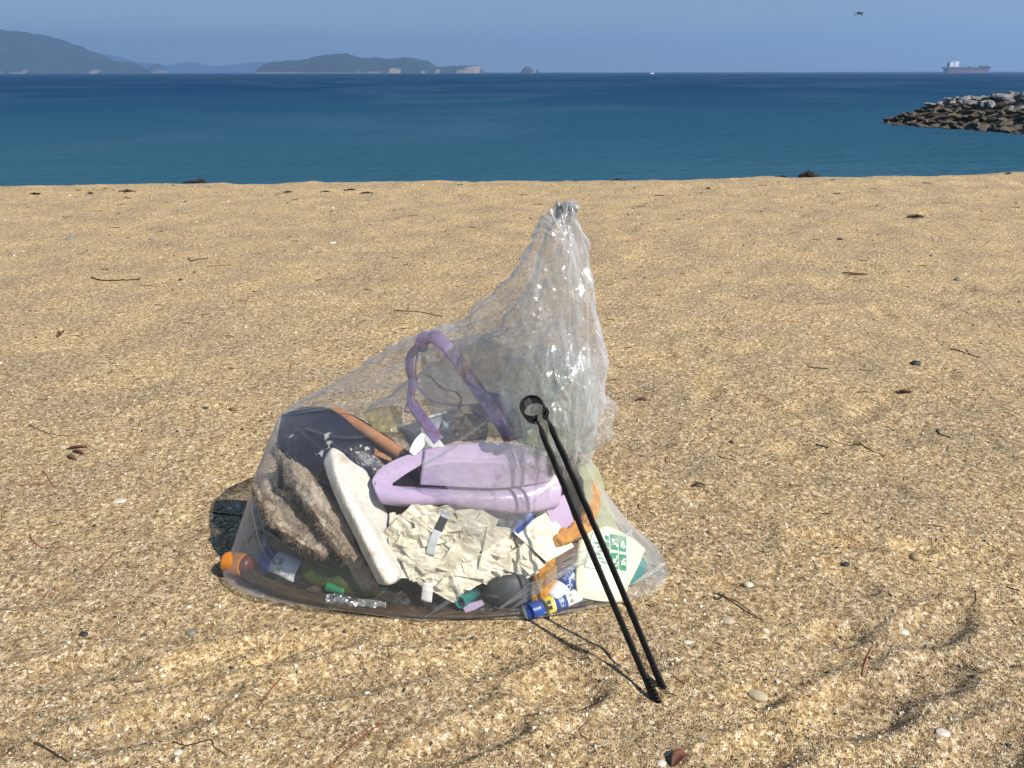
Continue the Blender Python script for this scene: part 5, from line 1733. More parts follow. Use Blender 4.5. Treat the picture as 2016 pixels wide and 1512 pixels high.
# ---- cream jug with the green pictogram label
jug = thing("cream_jug", "flat cream plastic jug with a green pictogram label behind the tongs", "jug", None, tuple(PF(1195, 1120, .02)))
JO = np.array(jug.location[:])
def jctrl(off):
    return [[(1150, 1052, .016 + off), (1192, 1036, .012 + off), (1240, 1056, .014 + off), (1270, 1080, .022 + off)],
            [(1140, 1095, .012 + off), (1190, 1092, .008 + off), (1234, 1104, .010 + off), (1258, 1112, .018 + off)],
            [(1134, 1140, .012 + off), (1188, 1146, .007 + off), (1230, 1150, .008 + off), (1240, 1148, .014 + off)],
            [(1138, 1176, .012 + off), (1182, 1184, .007 + off), (1222, 1184, .008 + off), (1232, 1172, .012 + off)]]
JS = pf_grid(jctrl(.0), 60, 60)
JN = normals_sheet(JS)
if JN[..., 1].mean() > 0: JN = -JN
V, F = solid_sheet(JS - JN * .016, .030)
V[:, 2] = np.maximum(V[:, 2], .004)
obj("jug_body", V - JO, F, M_JUG, jug)
_jp = np.stack(project(JS), -1)
def jug_at(px, py, lift):
    """point on the jug's front behind a pixel, lifted off its skin"""
    d = ((_jp - np.array([px, py])) ** 2).sum(-1)
    i, j = np.unravel_index(np.argmin(d), d.shape)
    i = min(max(i, 1), 58); j = min(max(j, 1), 58)
    J = np.stack([(_jp[i + 1, j] - _jp[i - 1, j]) / 2, (_jp[i, j + 1] - _jp[i, j - 1]) / 2], -1)
    s = np.linalg.solve(J, np.array([px, py]) - _jp[i, j])
    p = JS[i, j] + s[0] * (JS[i + 1, j] - JS[i - 1, j]) / 2 + s[1] * (JS[i, j + 1] - JS[i, j - 1]) / 2
    return p + JN[i, j] * lift
def jquad(corners, mat, name, lift, parent, nu=6, nv=6):
    tl, tr, br, bl = [np.array(c, float) for c in corners]
    S = np.stack([[jug_at(*((tl * (1 - s) + tr * s) * (1 - t) + (bl * (1 - s) + br * s) * t), lift) for s in np.linspace(0, 1, nv)] for t in np.linspace(0, 1, nu)])
    V, F = solid_sheet(S, .0006)
    return obj(name, V - JO, F, mat, parent, False)
label = jquad([(1166, 1046), (1234, 1056), (1238, 1132), (1150, 1116)], M_LABELG, "label", .0018, jug, 12, 12)
LC = np.array([(1180, 1047), (1230, 1056), (1231, 1127), (1188, 1120)], float)
def lab(u, v):
    return tuple((LC[0] * (1 - u) + LC[1] * u) * (1 - v) + (LC[3] * (1 - u) + LC[2] * u) * v)
squares = [(.36, .02, .66, .45), (.70, .03, 1.0, .46), (.34, .53, .65, .97), (.70, .54, 1.0, .98)]
for (u0, v0_, u1, v1_) in squares:
    jquad([lab(u0, v0_), lab(u1, v0_), lab(u1, v1_), lab(u0, v1_)], M_PICTO, "pictogram_square", .0030, label)
for r in range(5):
    jquad([lab(.16, .08 + .17 * r), lab(.30, .09 + .17 * r), lab(.30, .21 + .17 * r), lab(.16, .19 + .17 * r)], M_PICTO, "pictogram_square", .0030, label, 3, 3)
for r in range(7):
    jquad([lab(-.30 + .1 * (r % 3), .30 + .1 * r), lab(-.10 + .1 * (r % 3), .31 + .1 * r), lab(-.10 + .1 * (r % 3), .36 + .1 * r), lab(-.30 + .1 * (r % 3), .35 + .1 * r)], M_PICTO, "print_line", .0030, label, 3, 3)
def stroke(uvs, w, name="pictogram"):
    pts = catmull(np.array(uvs, float), max(6, 5 * len(uvs)))
    px = np.array([lab(*p) for p in pts])
    t = np.gradient(px, axis=0); t /= np.linalg.norm(t, axis=1)[:, None] + 1e-9
    nn = np.stack([-t[:, 1], t[:, 0]], -1)
    S = np.stack([[jug_at(*(p + n_ * w * k), .0040) for k in (-1, 1)] for p, n_ in zip(px, nn)])
    V, F = solid_sheet(S, .0005)
    return obj(name, V - JO, F, M_LABELW, label, False)
stroke([(.42, .14), (.45, .20), (.50, .28), (.58, .29), (.62, .36)], 1.5)           # seated figure
stroke([(.45, .20), (.52, .17), (.60, .16)], 1.0)
stroke([(.78, .34), (.80, .22), (.86, .18), (.88, .28), (.92, .32)], 1.5)           # kneeling figure
stroke([(.76, .28), (.84, .36), (.96, .33)], 1.1)
a_ = np.linspace(-.3, 4.4, 14)
stroke([(.49 + .10 * math.cos(t), .80 + .10 * math.sin(t)) for t in a_], 1.0)       # wheelchair wheel
stroke([(.58, .60), (.56, .68), (.50, .73), (.47, .80), (.41, .78)], 1.4)
stroke([(.74, .76), (.80, .74), (.94, .76)], 1.2)                                   # baby and care table
stroke([(.76, .82), (.86, .80), (.96, .82)], 2.0)
stroke([(.84, .66), (.86, .72), (.90, .66), (.95, .69)], 1.0)
prism_thing("teal_wedge", "teal plastic wedge at the lower right of the jug", "wedge", [(1262, 1098, .024), (1276, 1112, .022), (1262, 1138, .014), (1240, 1152, .012), (1236, 1142, .016), (1248, 1120, .02)], M_TEAL, .010)
V, F = lathe_mesh(PF(1095, 1196, .014), PF(1175, 1176, .02), [(0, .001), (.02, .006), (.5, .0075), (.98, .005), (1, .001)], 14, False)
V[:, 2] = np.maximum(V[:, 2], .004)
tag(obj("drift_stick", V, F, M_GREYRUB), "dark stick lying under the cream jug", "stick")

# ---- middle right jumble
l0, l1 = PF(1008, 1052, .030), PF(1050, 1002, .030)
V, F = lathe_mesh(l0, l1, [(0, .001), (0, .010), (.15, .013), (.8, .013), (.95, .006), (1, .005), (1, .001)], 24, False)
tag(obj("blue_tube", V, F, M_BLUE), "slanting small blue tube in the dark jumble right of the flap", "tube")
cr_ = thing("ribbed_comb", "black ribbed comb under the lilac shard", "comb", None, tuple(PF(1066, 1045, .032)))
co_ = np.array(cr_.location[:])
V, F = poly_prism([PF(1052, 1020, .034), PF(1060, 1018, .034), PF(1070, 1072, .030), PF(1062, 1074, .030)], .004); obj("comb_back", V - co_, F, M_BLACKP, cr_, False)
for k in range(8):
    y = 1024 + 6 * k
    V, F = tube_mesh([PF(1060 + k * 1.2, y, .032), PF(1078 + k * 1.0, y - 3, .032)], .0014, 6); obj("tooth", V - co_, F, M_GREYRUB, cr_)
prism_thing("glass_shard", "shiny brown glass shard just below the lilac rim", "glass shard", [(806, 1000, .026), (865, 998, .026), (866, 1016, .024), (830, 1018, .024)], M_BROWNGL, .004)
prism_thing("glass_shard", "small red brown glass shard beside the grey strap", "glass shard", [(884, 1014, .026), (908, 1016, .026), (908, 1027, .024), (886, 1026, .024)], M_BROWNGL, .004)
prism_thing("plastic_flake", "rust orange flake behind the right arm of the tongs", "flake", [(1070, 965, .036), (1092, 950, .036), (1100, 975, .034), (1080, 985, .034)], M_RUSTY, .003)
prism_thing("plastic_flake", "brown flake beside the small blue tube", "flake", [(985, 1040, .032), (1000, 1030, .032), (1008, 1056, .03), (990, 1060, .03)], M_COPPER, .003)
sheet_thing("plastic_film", "dark grey film wad beside the dull lilac shard", "film",
            [[(975, 1000, .035), (1000, 996, .035), (1035, 990, .035)], [(980, 1025, .032), (1005, 1020, .032), (1030, 1015, .032)], [(985, 1050, .034), (1005, 1050, .034), (1025, 1040, .034)]], M_GREYRUB, 24, 24, .0015, .008, 40, 71)
sheet_thing("brown_cloth", "brown cloth rag under the orange foam", "rag",
            [[(1075, 1072, .024), (1110, 1068, .024), (1150, 1072, .024)], [(1080, 1092, .022), (1115, 1090, .022), (1148, 1092, .022)], [(1088, 1112, .024), (1118, 1112, .022), (1140, 1112, .022)]], simple("brown_cloth", (.16, .11, .08), (.09, .06, .045), 40, .9, .6, 200), 24, 30, .002, .006, 40, 72)

sheet_thing("brown_sheet", "added dark brown sheet for dirt and shade along the bottom front of the bag", "plastic sheet",  # added sheet whose colour carries brown dirt and shade inside the bag's bottom
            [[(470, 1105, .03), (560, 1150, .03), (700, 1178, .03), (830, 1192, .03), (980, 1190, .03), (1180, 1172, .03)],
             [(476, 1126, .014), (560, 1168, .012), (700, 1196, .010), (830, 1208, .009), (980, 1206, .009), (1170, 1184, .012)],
             [(480, 1138, .010), (560, 1176, .008), (700, 1205, .006), (830, 1215, .005), (980, 1213, .006), (1160, 1192, .008)]], simple("brown_dirt_and_shade", (.07, .048, .026), (.035, .024, .013), 20, .5, .4, 60), 16, 70, .001, .004, 30, 81)

# ---- what fills the back of the bag
slab("foam_slab", "brown weathered foam slab at the back of the bag", "foam slab", [(560, 900, .16), (640, 960, .17), (740, 1010, .18), (860, 1040, .19)], .060, .030, (.1, -.9, .4), M_FOAM_BROWN, .006, 15)
h0, h1 = P(690, 1010, 1.56), P(1010, 960, 1.60)
hb, o0 = bottle("grey_bottle", "large dull grey bottle hidden at the back of the bag", h0, h1, .060, M_GREYRUB)
h0, h1 = P(1160, 1010, 1.52), P(1010, 930, 1.50)
hb, o0 = bottle("brown_bottle", "dark brown bottle behind the lilac basin", h0, h1, .045, M_BROWNGL)

# the rolled fold of film that crosses the lower right of the bag
for pts, r, sd in (([(985, 1196, -.003), (1045, 1158, -.004), (1110, 1118, -.004), (1175, 1082, -.004), (1238, 1050, -.003)], .0075, 3),
                   ([(1010, 1196, -.003), (1060, 1162, -.003), (1105, 1130, -.003), (1150, 1104, -.002)], .0045, 5),
                   ([(1245, 1150, -.003), (1280, 1128, -.003), (1313, 1106, -.002)], .0030, 7),
                   ([(562, 816, -.003), (640, 804, -.003), (720, 797, -.003), (835, 786, -.002)], .0022, 9),
                   ([(832, 1218, -.002), (872, 1190, -.003), (925, 1158, -.003)], .0022, 11),
                   ([(850, 1002, -.003), (900, 1008, -.003), (932, 1032, -.003), (952, 1062, -.003)], .0022, 13),
                   ([(830, 912, -.003), (880, 884, -.003), (930, 850, -.003), (975, 815, -.003)], .0022, 15)):
    path = pf_path(pts, 70)
    T_ = np.linspace(0, 1, 70)
    rr_ = r * (np.sin(np.pi * np.clip(T_, .03, .97)) ** .6) * (1 + .35 * vnoise(np.stack([T_ * 9, T_ * 0 + sd, T_ * 0], -1)))
    V, F = tube_mesh(path, rr_, 20, (1.5, .6), 2.0, True, (0, .5, 1))
    nrm = V - np.repeat(path, 20, 0)
    V = V + nrm * (.30 * folds(V, 60, sd, 3))[:, None]
    f_ = obj("loose_fold", V, F, M_FILM, bag)
    set_layers(f_, np.full(len(V), .25))

# ================================================================== TONGS
M_BLACKIRON = simple("black_painted_steel", (.006, .006, .008), (.010, .009, .009), 60, 0.5, 0.25, 220, spec=.25, stain=(.05, .045, .04), stain_scale=90, stain_edge=(.70, .74))
def build_tongs():
    yt = FY(1052, 800) - 0.034
    tipL = GS(1297, 1388); tipR = GS(1311, 1358)
    root = thing("fire_tongs", "black steel litter tongs leaning on the bag with tips in the sand", "tongs", None, tuple((tipL + tipR) / 2))
    o0 = np.array(root.location[:])
    topL, topR = P(1059, 832, yt), P(1078, 826, yt + .004)
    axis = np.array([-.30, -.55, .80]); axis /= np.linalg.norm(axis)      # width direction of the band
    def arm(top, tip, bulge, name):
        L = 90
        t = np.linspace(0, 1, L)[:, None]
        path = top * (1 - t) + tip * t
        side = np.cross(axis, tip - top); side /= np.linalg.norm(side)
        tt = t[:, 0]
        path = path + side * (bulge * np.sin(np.pi * np.clip(tt / .9, 0, 1)) ** 1.0)[:, None] * .35
        # pressed grip kinks along the upper half
        wav = np.where(tt < .40, .0005 * np.sin(tt * 60), 0)
        path = path + side * wav[:, None]
        w = np.where(tt < .40, .0058 + .0003 * np.sin(tt * 60), .0058)
        w = np.where(tt > .90, .0058 + .0008 * sstep(.90, .95, tt), w)
        w = w * (.30 + .70 * sstep(0, .045, tt))
        T = np.gradient(path, axis=0); T /= np.linalg.norm(T, axis=1)[:, None]
        V, F = tube_mesh(path, w, 12, (1, .45), 5.0, True, np.broadcast_to(axis * .5 + side * .85, T.shape))
        return obj(name, V - o0, F, M_BLACKIRON, root)
    dirL = tipL - topL
    arm(topL, tipL - np.array([0, 0, .012]), -.004, "arm")
    arm(topR, tipR - np.array([0, 0, .012]), .006, "arm")
    # toothed jaws at the tips
    for tip, top, nm in ((tipL, topL, "jaw"), (tipR, topR, "jaw")):
        d = (top - tip) / np.linalg.norm(top - tip)
        side = np.cross(axis, d); side /= np.linalg.norm(side)
        s = 1 if nm == "jaw" and tip is tipL else -1
        pr = []
        for k in range(7):
            c = tip + d * (.004 + .0065 * k) - side * s * .0040
            V, F = box_mesh((0, 0, 0), (1, 1, 1))
            M3 = np.stack([d * .0045, axis * .009, side * .003], 0)
            pr.append((V @ M3 + c, F))
        V, F = join(*pr)
        obj(nm, V - o0, F, M_BLACKIRON, root, False)
    # spring ring: the band bent into an open loop
    cen = P(1050, 806, yt)
    e1 = np.cross(axis, np.array([0, 0, 1.0])); e1 /= np.linalg.norm(e1)
    e2 = np.cross(e1, axis); e2 /= np.linalg.norm(e2)
    if e2[2] < 0: e2 = -e2
    down = ((topL + topR) / 2 - cen); down -= axis * (down @ axis); down /= np.linalg.norm(down)
    sd = np.cross(axis, down); sd /= np.linalg.norm(sd)
    pr, pl = (topR - cen) @ sd, (topL - cen) @ sd
    a = np.linspace(R(34), R(326), 60)
    loop = [cen + (.0235 * down * math.cos(x) + .0205 * sd * math.sin(x)) for x in a]
    first, last = (topR, topL) if pr > 0 else (topL, topR)
    loop = np.vstack([first, np.array(loop), last])
    dA = (tipR - topR) / np.linalg.norm(tipR - topR); dB = (tipL - topL) / np.linalg.norm(tipL - topL)
    if pr <= 0: dA, dB = dB, dA
    head = np.array([first + dA * k for k in (.045, .03, .016)]); tail_ = np.array([last + dB * k for k in (.016, .03, .045)])
    q = np.vstack([head, catmull(loop[:4], 8)[:-1], loop[3:-3], catmull(loop[-4:], 8)[1:], tail_])
    kk_ = np.minimum(np.arange(len(q)), np.arange(len(q))[::-1])
    rad_ = np.interp(kk_, [0, 3, 9, 14], [.50, .58, .85, 1.0])
    V, F = tube_mesh(q, rad_, 14, (.0140, .0014), 6.0, True, axis)
    obj("spring_ring", V - o0, F, M_BLACKIRON, root)
build_tongs()

# ================================================================== THINGS LYING ON THE SAND
M_TWIG = simple("dark_twig", (.045, .028, .018), (.022, .014, .010), 60, 0.85, 0.5, 200)
M_TWIG_B = simple("brown_twig", (.19, .10, .05), (.11, .055, .028), 60, 0.85, 0.4, 200)
M_TWIG_R = simple("red_brown_needle", (.24, .085, .045), (.14, .05, .028), 60, 0.8)
M_STRAW = simple("pale_straw", (.55, .43, .24), (.42, .31, .16), 60, 0.7)
M_LEAF = simple("dead_leaf", (.15, .05, .025), (.08, .028, .016), 60, 0.7, 0.4, 120)
M_WEED = simple("dry_seaweed", (.016, .013, .010), (.035, .025, .016), 30, 0.9, 0.5, 90)
M_STONE_T = simple("tan_pebble", (.40, .29, .16), (.30, .21, .115), 120, 0.7, 0.3, 300)
M_STONE_G = simple("grey_pebble", (.22, .23, .22), (.14, .145, .14), 120, 0.7, 0.3, 300)
M_STONE_D = simple("dark_pebble", (.035, .035, .038), (.02, .02, .022), 120, 0.6, 0.3, 300)
M_STONE_P = simple("pale_stone", (.44, .37, .26), (.36, .29, .19), 100, 0.8, 0.4, 200)
M_SHELL = simple("white_shell", (.66, .62, .53), (.52, .47, .38), 100, 0.5, 0.3, 200)
M_BROWNSEED = simple("brown_seed", (.13, .06, .03), (.08, .038, .02), 100, 0.5)

def twig(pts, r, mat, label, name="twig", cat="twig", group="twigs and needles on the sand", extra=(), kink=.15):
    def one(pts, r, seed):
        path = catmull(np.array([GS(*p) for p in pts]), 26)
        path[:, 2] = sand_h(path[:, 0], path[:, 1]) + r * .75
        j = r * kink * np.stack([vnoise(np.stack([np.arange(26) * .7, np.full(26, seed + k * 3.0), np.zeros(26)], -1)) for k in range(3)], -1) * 3
        path = path + j
        path[:, 2] = np.maximum(path[:, 2], sand_h(path[:, 0], path[:, 1]) + r * .2)
        rad = r * (1 - .45 * np.linspace(0, 1, 26)) * (1 + .15 * vnoise(np.stack([np.arange(26) * .9, np.full(26, seed), np.zeros(26)], -1)))
        return tube_mesh(path, rad, 7)
    V, F = join(one(pts, r, len(label) * .7), *[one(p, r * .7, 5.1 + i) for i, p in enumerate(extra)])
    o = obj(name, V, F, mat)
    tag(o, label, cat, group)
    return origin_to_base(o)

twig([(180, 546), (200, 551), (240, 551), (277, 549)], .0042, M_TWIG, "long dark driftwood stick lying left of the bag")
twig([(274, 561), (300, 562), (318, 565)], .0022, M_TWIG_B, "short thin twig just right of the long dark stick")
twig([(62, 838), (85, 849), (115, 856), (150, 858)], .0016, M_TWIG_B, "thin curved twig near the left edge above the dead leaf")
twig([(85, 927), (98, 945), (110, 961)], .0018, M_TWIG_R, "bent red brown twig with a fork near the left edge", extra=[[(40, 955), (75, 953), (103, 954)]])
twig([(58, 1052), (70, 1070), (90, 1078), (135, 1077)], .0015, M_TWIG_R, "curved red brown pine needles crossing near the left edge", extra=[[(10, 1085), (55, 1060), (92, 1040)]])
twig([(224, 1087), (206, 1108), (187, 1124), (180, 1145)], .0016, M_TWIG_B, "brown needle lying left of the bag shadow")
twig([(418, 1010), (450, 1013), (492, 1017)], .0026, M_TWIG, "black twig lying in the shadow of the bag")
twig([(775, 612), (800, 613), (835, 616), (872, 624)], .0030, M_TWIG_B, "brown twig behind the bag above the lilac frame")
twig([(68, 1462), (90, 1474), (110, 1486), (132, 1500)], .0022, M_TWIG, "dark root at the bottom left corner")
twig([(340, 1460), (370, 1467), (412, 1456), (420, 1470), (446, 1488)], .0014, M_TWIG, "hooked dark twig at the bottom left of the sand")
twig([(552, 1336), (530, 1360), (518, 1378), (506, 1396)], .0016, M_TWIG_R, "red brown needle in the sand below the left end of the bag")
twig([(748, 1426), (705, 1458), (645, 1509)], .0017, M_TWIG_R, "pair of long red brown needles at the bottom left of centre", extra=[[(742, 1424), (700, 1448), (672, 1468)]])
twig([(1412, 1170), (1438, 1184), (1470, 1206), (1500, 1223)], .0016, M_TWIG, "pair of dark brown needles right of the bag", extra=[[(1414, 1170), (1450, 1186), (1490, 1214)]])
twig([(1640, 868), (1680, 878), (1715, 888), (1742, 899)], .0017, M_TWIG_B, "forked brown twig on the right half of the beach", extra=[[(1692, 872), (1702, 882), (1716, 889)]])
twig([(1607, 878), (1618, 880), (1631, 883)], .0034, M_TWIG, "short thick twig beside the forked brown twig")
twig([(1845, 848), (1851, 858), (1871, 864)], .0028, M_TWIG, "small curved dark twig at the right")
twig([(1815, 1034), (1838, 1036), (1862, 1042)], .0015, M_TWIG_R, "orange brown needle at the right above the tan pebble")
twig([(1945, 1195), (1980, 1197), (2022, 1199)], .0020, M_STRAW, "pale straw stalk at the right edge")
twig([(1716, 1275), (1706, 1295), (1700, 1312), (1696, 1334)], .0015, M_TWIG_R, "red brown needle standing in the right footprint")
twig([(1920, 1165), (1921, 1178), (1919, 1190)], .0014, M_TWIG_R, "tiny red needle beside the pale straw stalk")
twig([(1590, 724), (1606, 726), (1630, 728)], .0026, M_TWIG, "straight black twig in the middle right of the beach")
twig([(1872, 690), (1900, 697), (1932, 706)], .0022, M_TWIG, "thin dark forked twig near the right edge of the beach", extra=[[(1902, 690), (1908, 698), (1922, 704)]])
twig([(1325, 1330), (1335, 1340), (1348, 1349)], .0012, M_TWIG_R, "tiny red needle right of the tongs tips")
twig([(372, 508), (376, 513), (392, 510), (410, 508)], .0034, M_TWIG, "small hooked twig far left on the beach")
twig([(408, 524), (428, 523), (455, 522)], .0022, M_TWIG_B, "faint thin twig right of the hooked twig")
twig([(15, 1478), (25, 1470), (8, 1486)], .0015, M_TWIG, "dark bit of root at the bottom left edge")
twig([(1690, 774), (1708, 773), (1726, 774)], .0020, M_TWIG_B, "brown twig left of the dark red leaf cluster")
twig([(1425, 1172), (1410, 1182), (1405, 1176)], .0022, M_TWIG, "dark stub at the start of the brown needles")
twig([(1195, 1210), (1180, 1211), (1158, 1213)], .0018, M_STRAW, "pale straw bit in front of the bag base")
twig([(1420, 931), (1440, 932), (1462, 934)], .0013, M_TWIG_R, "thin red brown needle right of the bag neck")
twig([(1415, 900), (1430, 904), (1452, 908)], .0016, M_TWIG, "thin dark needle right of the gathered neck")

def leaf(pts, wid, mat, label, curl=.004, cat="leaf"):
    path = catmull(np.array([GS(*p) for p in pts]), 18)
    path[:, 2] = sand_h(path[:, 0], path[:, 1]) + .002 + curl * np.sin(np.linspace(0, np.pi, 18))
    T = np.gradient(path, axis=0); T /= np.linalg.norm(T, axis=1)[:, None]
    side = np.cross(T, [0, 0, 1.0]); side /= np.linalg.norm(side, axis=1)[:, None]
    w = wid * np.sin(np.pi * np.linspace(.04, .97, 18)) ** .8
    S = np.stack([path + side * (k * w)[:, None] + np.array([0, 0, 1.0]) * (abs(k) * w * .7)[:, None] for k in (-1, -.5, 0, .5, 1)])
    V, F = solid_sheet(S, .0008)
    o = obj("dead_leaf", V, F, mat); tag(o, label, cat, "dead leaves on the sand")
    return origin_to_base(o)

leaf([(131, 884), (150, 883), (173, 880)], .006, M_LEAF, "curled dark red leaf at the left edge of the beach")
leaf([(143, 887), (155, 891), (166, 894)], .005, M_LEAF, "smaller red leaf touching the curled dark red leaf")
leaf([(132, 896), (142, 902), (152, 905)], .006, M_TWIG_B, "brown leaf bit below the curled dark red leaf")
leaf([(1362, 960), (1374, 958), (1391, 962)], .005, M_TWIG, "curled black leaf right of the bag")
leaf([(1658, 538), (1680, 543), (1712, 540)], .010, M_TWIG_B, "winged brown leaf on the far right of the beach")
leaf([(1764, 772), (1780, 776), (1796, 774)], .010, M_LEAF, "dark red leaf cluster at the middle right")
leaf([(1322, 1512), (1336, 1496), (1352, 1490)], .010, M_LEAF, "folded dark leaf at the bottom edge below the tongs")
leaf([(1250, 792), (1262, 789), (1276, 790)], .006, M_LEAF, "small dark leaf right of the gathered neck")
leaf([(114, 664), (121, 659), (125, 655)], .010, M_LEAF, "upright dark red leaf scrap on the left of the beach", .010)

def pebble(px, py, w, h, mat, label, name="pebble", cat="pebble", group="pebbles on the sand", flat=.62, seed=0):
    g = GS(px, py)
    zc = g[1] * CP - (g[2] - CAM_H) * SP
    s = zc / FPX
    rs = np.random.RandomState(seed + int(px))
    bm = bmesh.new(); bmesh.ops.create_icosphere(bm, subdivisions=3, radius=1.0)
    V = np.array([v.co[:] for v in bm.verts]); F = [tuple(v.index for v in f.verts) for f in bm.faces]; bm.free()
    V = V * (1 + .22 * fbm(V * 1.1 + rs.rand() * 30, 2))[:, None]
    a = rs.uniform(-.4, .4)
    W = w * s / 2; D = W * rs.uniform(.65, .9); H = max(h * s / 2, W * .25) * flat / .62
    V = V * np.array([W, D, H])
    V = V @ np.array([[math.cos(a), math.sin(a), 0], [-math.sin(a), math.cos(a), 0], [0, 0, 1]])
    o = obj(name, V, F, mat)
    o.location = (g[0], g[1], g[2] + H * .12)
    return tag(o, label, cat, group)

pebble(1400, 1050, 21, 15, M_STONE_T, "round tan pebble right of the bag")
pebble(1802, 1098, 27, 15, M_STONE_T, "larger tan pebble at the right beyond the footprints")
pebble(597, 1193, 21, 17, M_STONE_T, "tan pebble touching the front edge of the bag")
pebble(139, 469, 17, 7, M_STONE_G, "flat grey stone far left on the beach")
pebble(299, 470, 13, 5, M_STONE_G, "smaller flat grey stone right of the first one")
pebble(356, 551, 9, 6, M_STONE_D, "small dark pebble right of the driftwood stick")
pebble(457, 806, 15, 9, M_BROWNSEED, "oval brown seed on the sand left of the bag shoulder", "seed", "seed", "seeds on the sand")
pebble(405, 803, 10, 7, M_STONE_D, "dark pebble left of the oval brown seed")
pebble(164, 1248, 19, 11, M_STONE_D, "dark grey pebble in the left foreground")
pebble(375, 1246, 22, 13, M_STONE_G, "bluish grey pebble below the left corner of the bag")
pebble(226, 1214, 8, 6, M_STONE_D, "small black pebble in the left foreground")
pebble(343, 1084, 7, 5, M_STONE_D, "small black pebble at the tip of the bag shadow")
pebble(1110, 1350, 11, 9, M_STONE_D, "dark pebble in the footprint left of the tongs")
pebble(1078, 1470, 9, 7, M_STONE_D, "black pebble at the bottom centre")
pebble(677, 1244, 8, 5, M_STONE_D, "black pebble in front of the bag")
pebble(1802, 718, 22, 12, M_STONE_D, "dark grey lump at the middle right of the beach")
pebble(1886, 553, 13, 10, M_STONE_G, "grey stone on the far right of the beach")
pebble(1440, 872, 10, 7, M_STONE_D, "dark pebble right of the bag neck")
pebble(1490, 1371, 42, 20, M_STONE_P, "flat pale stone right of the tongs tips", "stone", "stone", flat=.5)
pebble(1432, 1223, 28, 11, M_STONE_P, "flat beige stone below the dark brown needles", "stone", "stone", flat=.5)
pebble(1665, 1112, 16, 7, M_STONE_D, "black stone in the hollow at the right")
pebble(1475, 1153, 23, 14, M_SHELL, "bluish white shell piece right of the bag", "shell", "shell", "shells on the sand", .4)
pebble(655, 478, 15, 7, M_SHELL, "white shell far behind the bag on the left", "shell", "shell", "shells on the sand", .4)
pebble(1855, 1444, 27, 9, M_SHELL, "long white shell stick in the right foreground", "shell", "shell", "shells on the sand", .4)
pebble(1301, 1503, 21, 12, M_SHELL, "white shell at the bottom edge beside the folded leaf", "shell", "shell", "shells on the sand", .4)
pebble(810, 1306, 14, 7, M_SHELL, "small white shell bit in front of the bag", "shell", "shell", "shells on the sand", .4)
pebble(371, 1194, 11, 9, M_SHELL, "white shell bit below the bag corner", "shell", "shell", "shells on the sand", .4)
pebble(236, 985, 26, 7, M_SHELL, "slim white shell left of the bag shadow", "shell", "shell", "shells on the sand", .3)
pebble(1777, 1246, 22, 13, M_SHELL, "pale shell beside the upper right footprint", "shell", "shell", "shells on the sand", .4)
pebble(314, 1399, 5, 14, M_SHELL, "thin white shell sliver in the left foreground", "shell", "shell", "shells on the sand", .4)
pebble(350, 1480, 17, 10, M_SHELL, "pale shell beside the hooked dark twig", "shell", "shell", "shells on the sand", .4)
pebble(1352, 1265, 17, 9, M_SHELL, "white shell bit right of the tongs", "shell", "shell", "shells on the sand", .4)
pebble(123, 880, 16, 10, M_STONE_P, "pale stone left of the curled dark red leaf", "stone", "stone")

def weed(px, py, w, h, label, seed, n=26):
    g = GS(px, py)
    zc = g[1] * CP - (g[2] - CAM_H) * SP
    s = zc / FPX
    W, H = w * s / 2, h * s
    rs = np.random.RandomState(seed)
    parts = []
    V, F = tube_mesh(catmull(np.array([(-W * .9, 0, 0), (-W * .3, W * .1, H * .15), (W * .3, 0, H * .2), (W * .9, 0, 0)]), 20), H * .38 * np.sin(np.pi * np.linspace(.06, .94, 20)) ** .6, 12)
    V = V + .25 * H * np.stack([fbm(V / max(W, .01) * 3 + seed + 2 * k, 3) for k in range(3)], -1)
    parts.append((V, F))
    for _ in range(n):
        x, y = rs.uniform(-.85, .85) * W, rs.uniform(-.3, .3) * W
        a = rs.uniform(0, 6.28); L = rs.uniform(.25, .6) * W
        z = H * (1 - abs(x) / W) * rs.uniform(.1, .9)
        q = np.array([(x, y, z), (x + .5 * L * math.cos(a), y + .5 * L * math.sin(a), z + .22 * H * rs.rand()), (x + L * math.cos(a), y + L * math.sin(a), max(0, z - .4 * H))])
        parts.append(tube_mesh(catmull(q, 6), max(.0025, .06 * H) * np.array([1, 1, .9, .8, .6, .3]), 5, (1.6, .5)))
    V, F = join(*parts)
    o = obj("seaweed_clump", V, F, M_WEED)
    o.location = tuple(g)
    return tag(o, label, "seaweed", "dry seaweed along the beach crest")

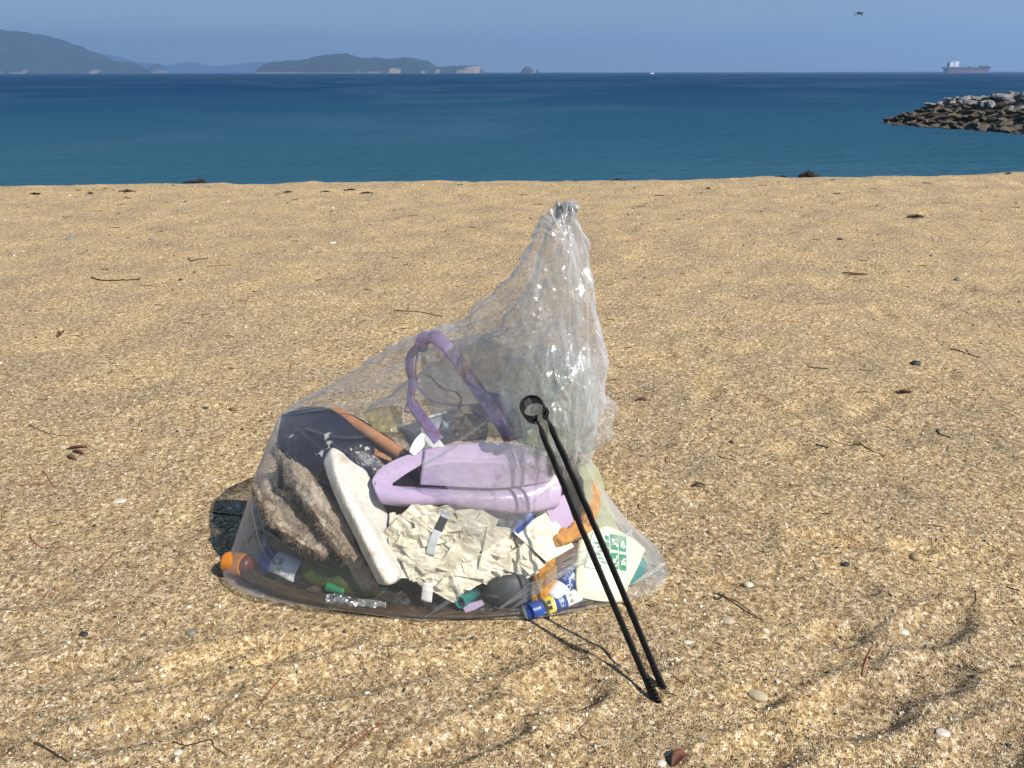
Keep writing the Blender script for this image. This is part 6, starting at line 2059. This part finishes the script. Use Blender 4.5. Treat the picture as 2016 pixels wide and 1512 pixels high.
weed(381, 358.5, 46, 6, "flat dark seaweed clump on the beach crest at the left", 1)
weed(396, 358, 20, 10, "taller knob of seaweed at the right end of the left crest clump", 2)
weed(1592, 348, 42, 13, "biggest dark seaweed heap on the beach crest at the right", 3, 40)
weed(1216, 356, 30, 5, "low dark seaweed clump on the crest right of the bag tail", 4)
weed(1540, 349, 22, 4, "small low seaweed bit left of the biggest heap", 5)
weed(1803, 430, 36, 9, "dark seaweed heap alone on the right side of the beach", 6, 34)
weed(70, 381, 32, 5, "dark seaweed strip near the left end of the crest", 7)
weed(252, 376, 38, 5, "dark seaweed strip between the two left crest clumps", 8)
weed(178, 379, 14, 3, "tiny seaweed scrap beside the left strip", 9)
weed(568, 378, 20, 4, "small seaweed clump below the crest left of the bag", 10)
weed(690, 374, 26, 4, "seaweed wisp below the crest just left of the bag", 11)
weed(722, 380, 26, 4, "second seaweed wisp nearer to the bag", 12)
weed(1640, 356, 10, 3, "tiny weed scrap right of the biggest heap", 13)
weed(1985, 344, 14, 4, "small seaweed scrap on the crest at the right edge", 14)
weed(640, 377, 20, 3, "thin seaweed strand left of the seaweed wisps", 16)
weed(1395, 372, 9, 4, "tiny dark seaweed knob below the crest right of centre", 15)
weed(1653, 473, 13, 4, "small black weed scrap on the right of the beach", 17)

# fine plant litter: needle bits and crumbs nobody could count
def plant_litter(n, seed):
    rs = np.random.RandomState(seed)
    t = rs.rand(n)
    y = .75 * np.exp(t * math.log(7.5 / .75)); x = rs.uniform(-.95, .95, n) * (y + .1)
    # more of it in the drift lines
    a = rs.normal(0, .5, n) + rs.choice([0.1, 0.1, 1.2], n)
    L = rs.uniform(.006, .028, n) * (.6 + .35 * y); r = rs.uniform(.0004, .0009, n) * (.7 + .45 * y)
    parts_V, parts_F = [], []
    for i in range(n):
        d = np.array([math.cos(a[i]), math.sin(a[i])]) * L[i] / 2
        b = rs.normal(0, .2) * L[i]
        q = np.array([(x[i] - d[0], y[i] - d[1], 0), (x[i] - d[1] * b / L[i], y[i] + d[0] * b / L[i], 0), (x[i] + d[0], y[i] + d[1], 0)])
        q[:, 2] = sand_at(x[i], y[i]) + r[i] * 1.2
        V, F = tube_mesh(q, r[i], 4, caps=False)
        parts_V.append(V); parts_F.append([tuple(k + 12 * i for k in f) for f in F])
    V = np.vstack(parts_V); F = [f for p in parts_F for f in p]
    me = mesh_from("plant_litter", V, F)
    for m_ in (M_TWIG, M_TWIG_B, M_TWIG_R, M_STRAW): me.materials.append(m_)
    per = len(parts_F[0])
    mi = np.repeat(rs.choice(4, n, p=[.34, .30, .22, .14]), per).astype(np.int32)
    me.polygons.foreach_set("material_index", mi)
    o = link("plant_litter", me)
    o["kind"] = "stuff"
plant_litter(760, 31)
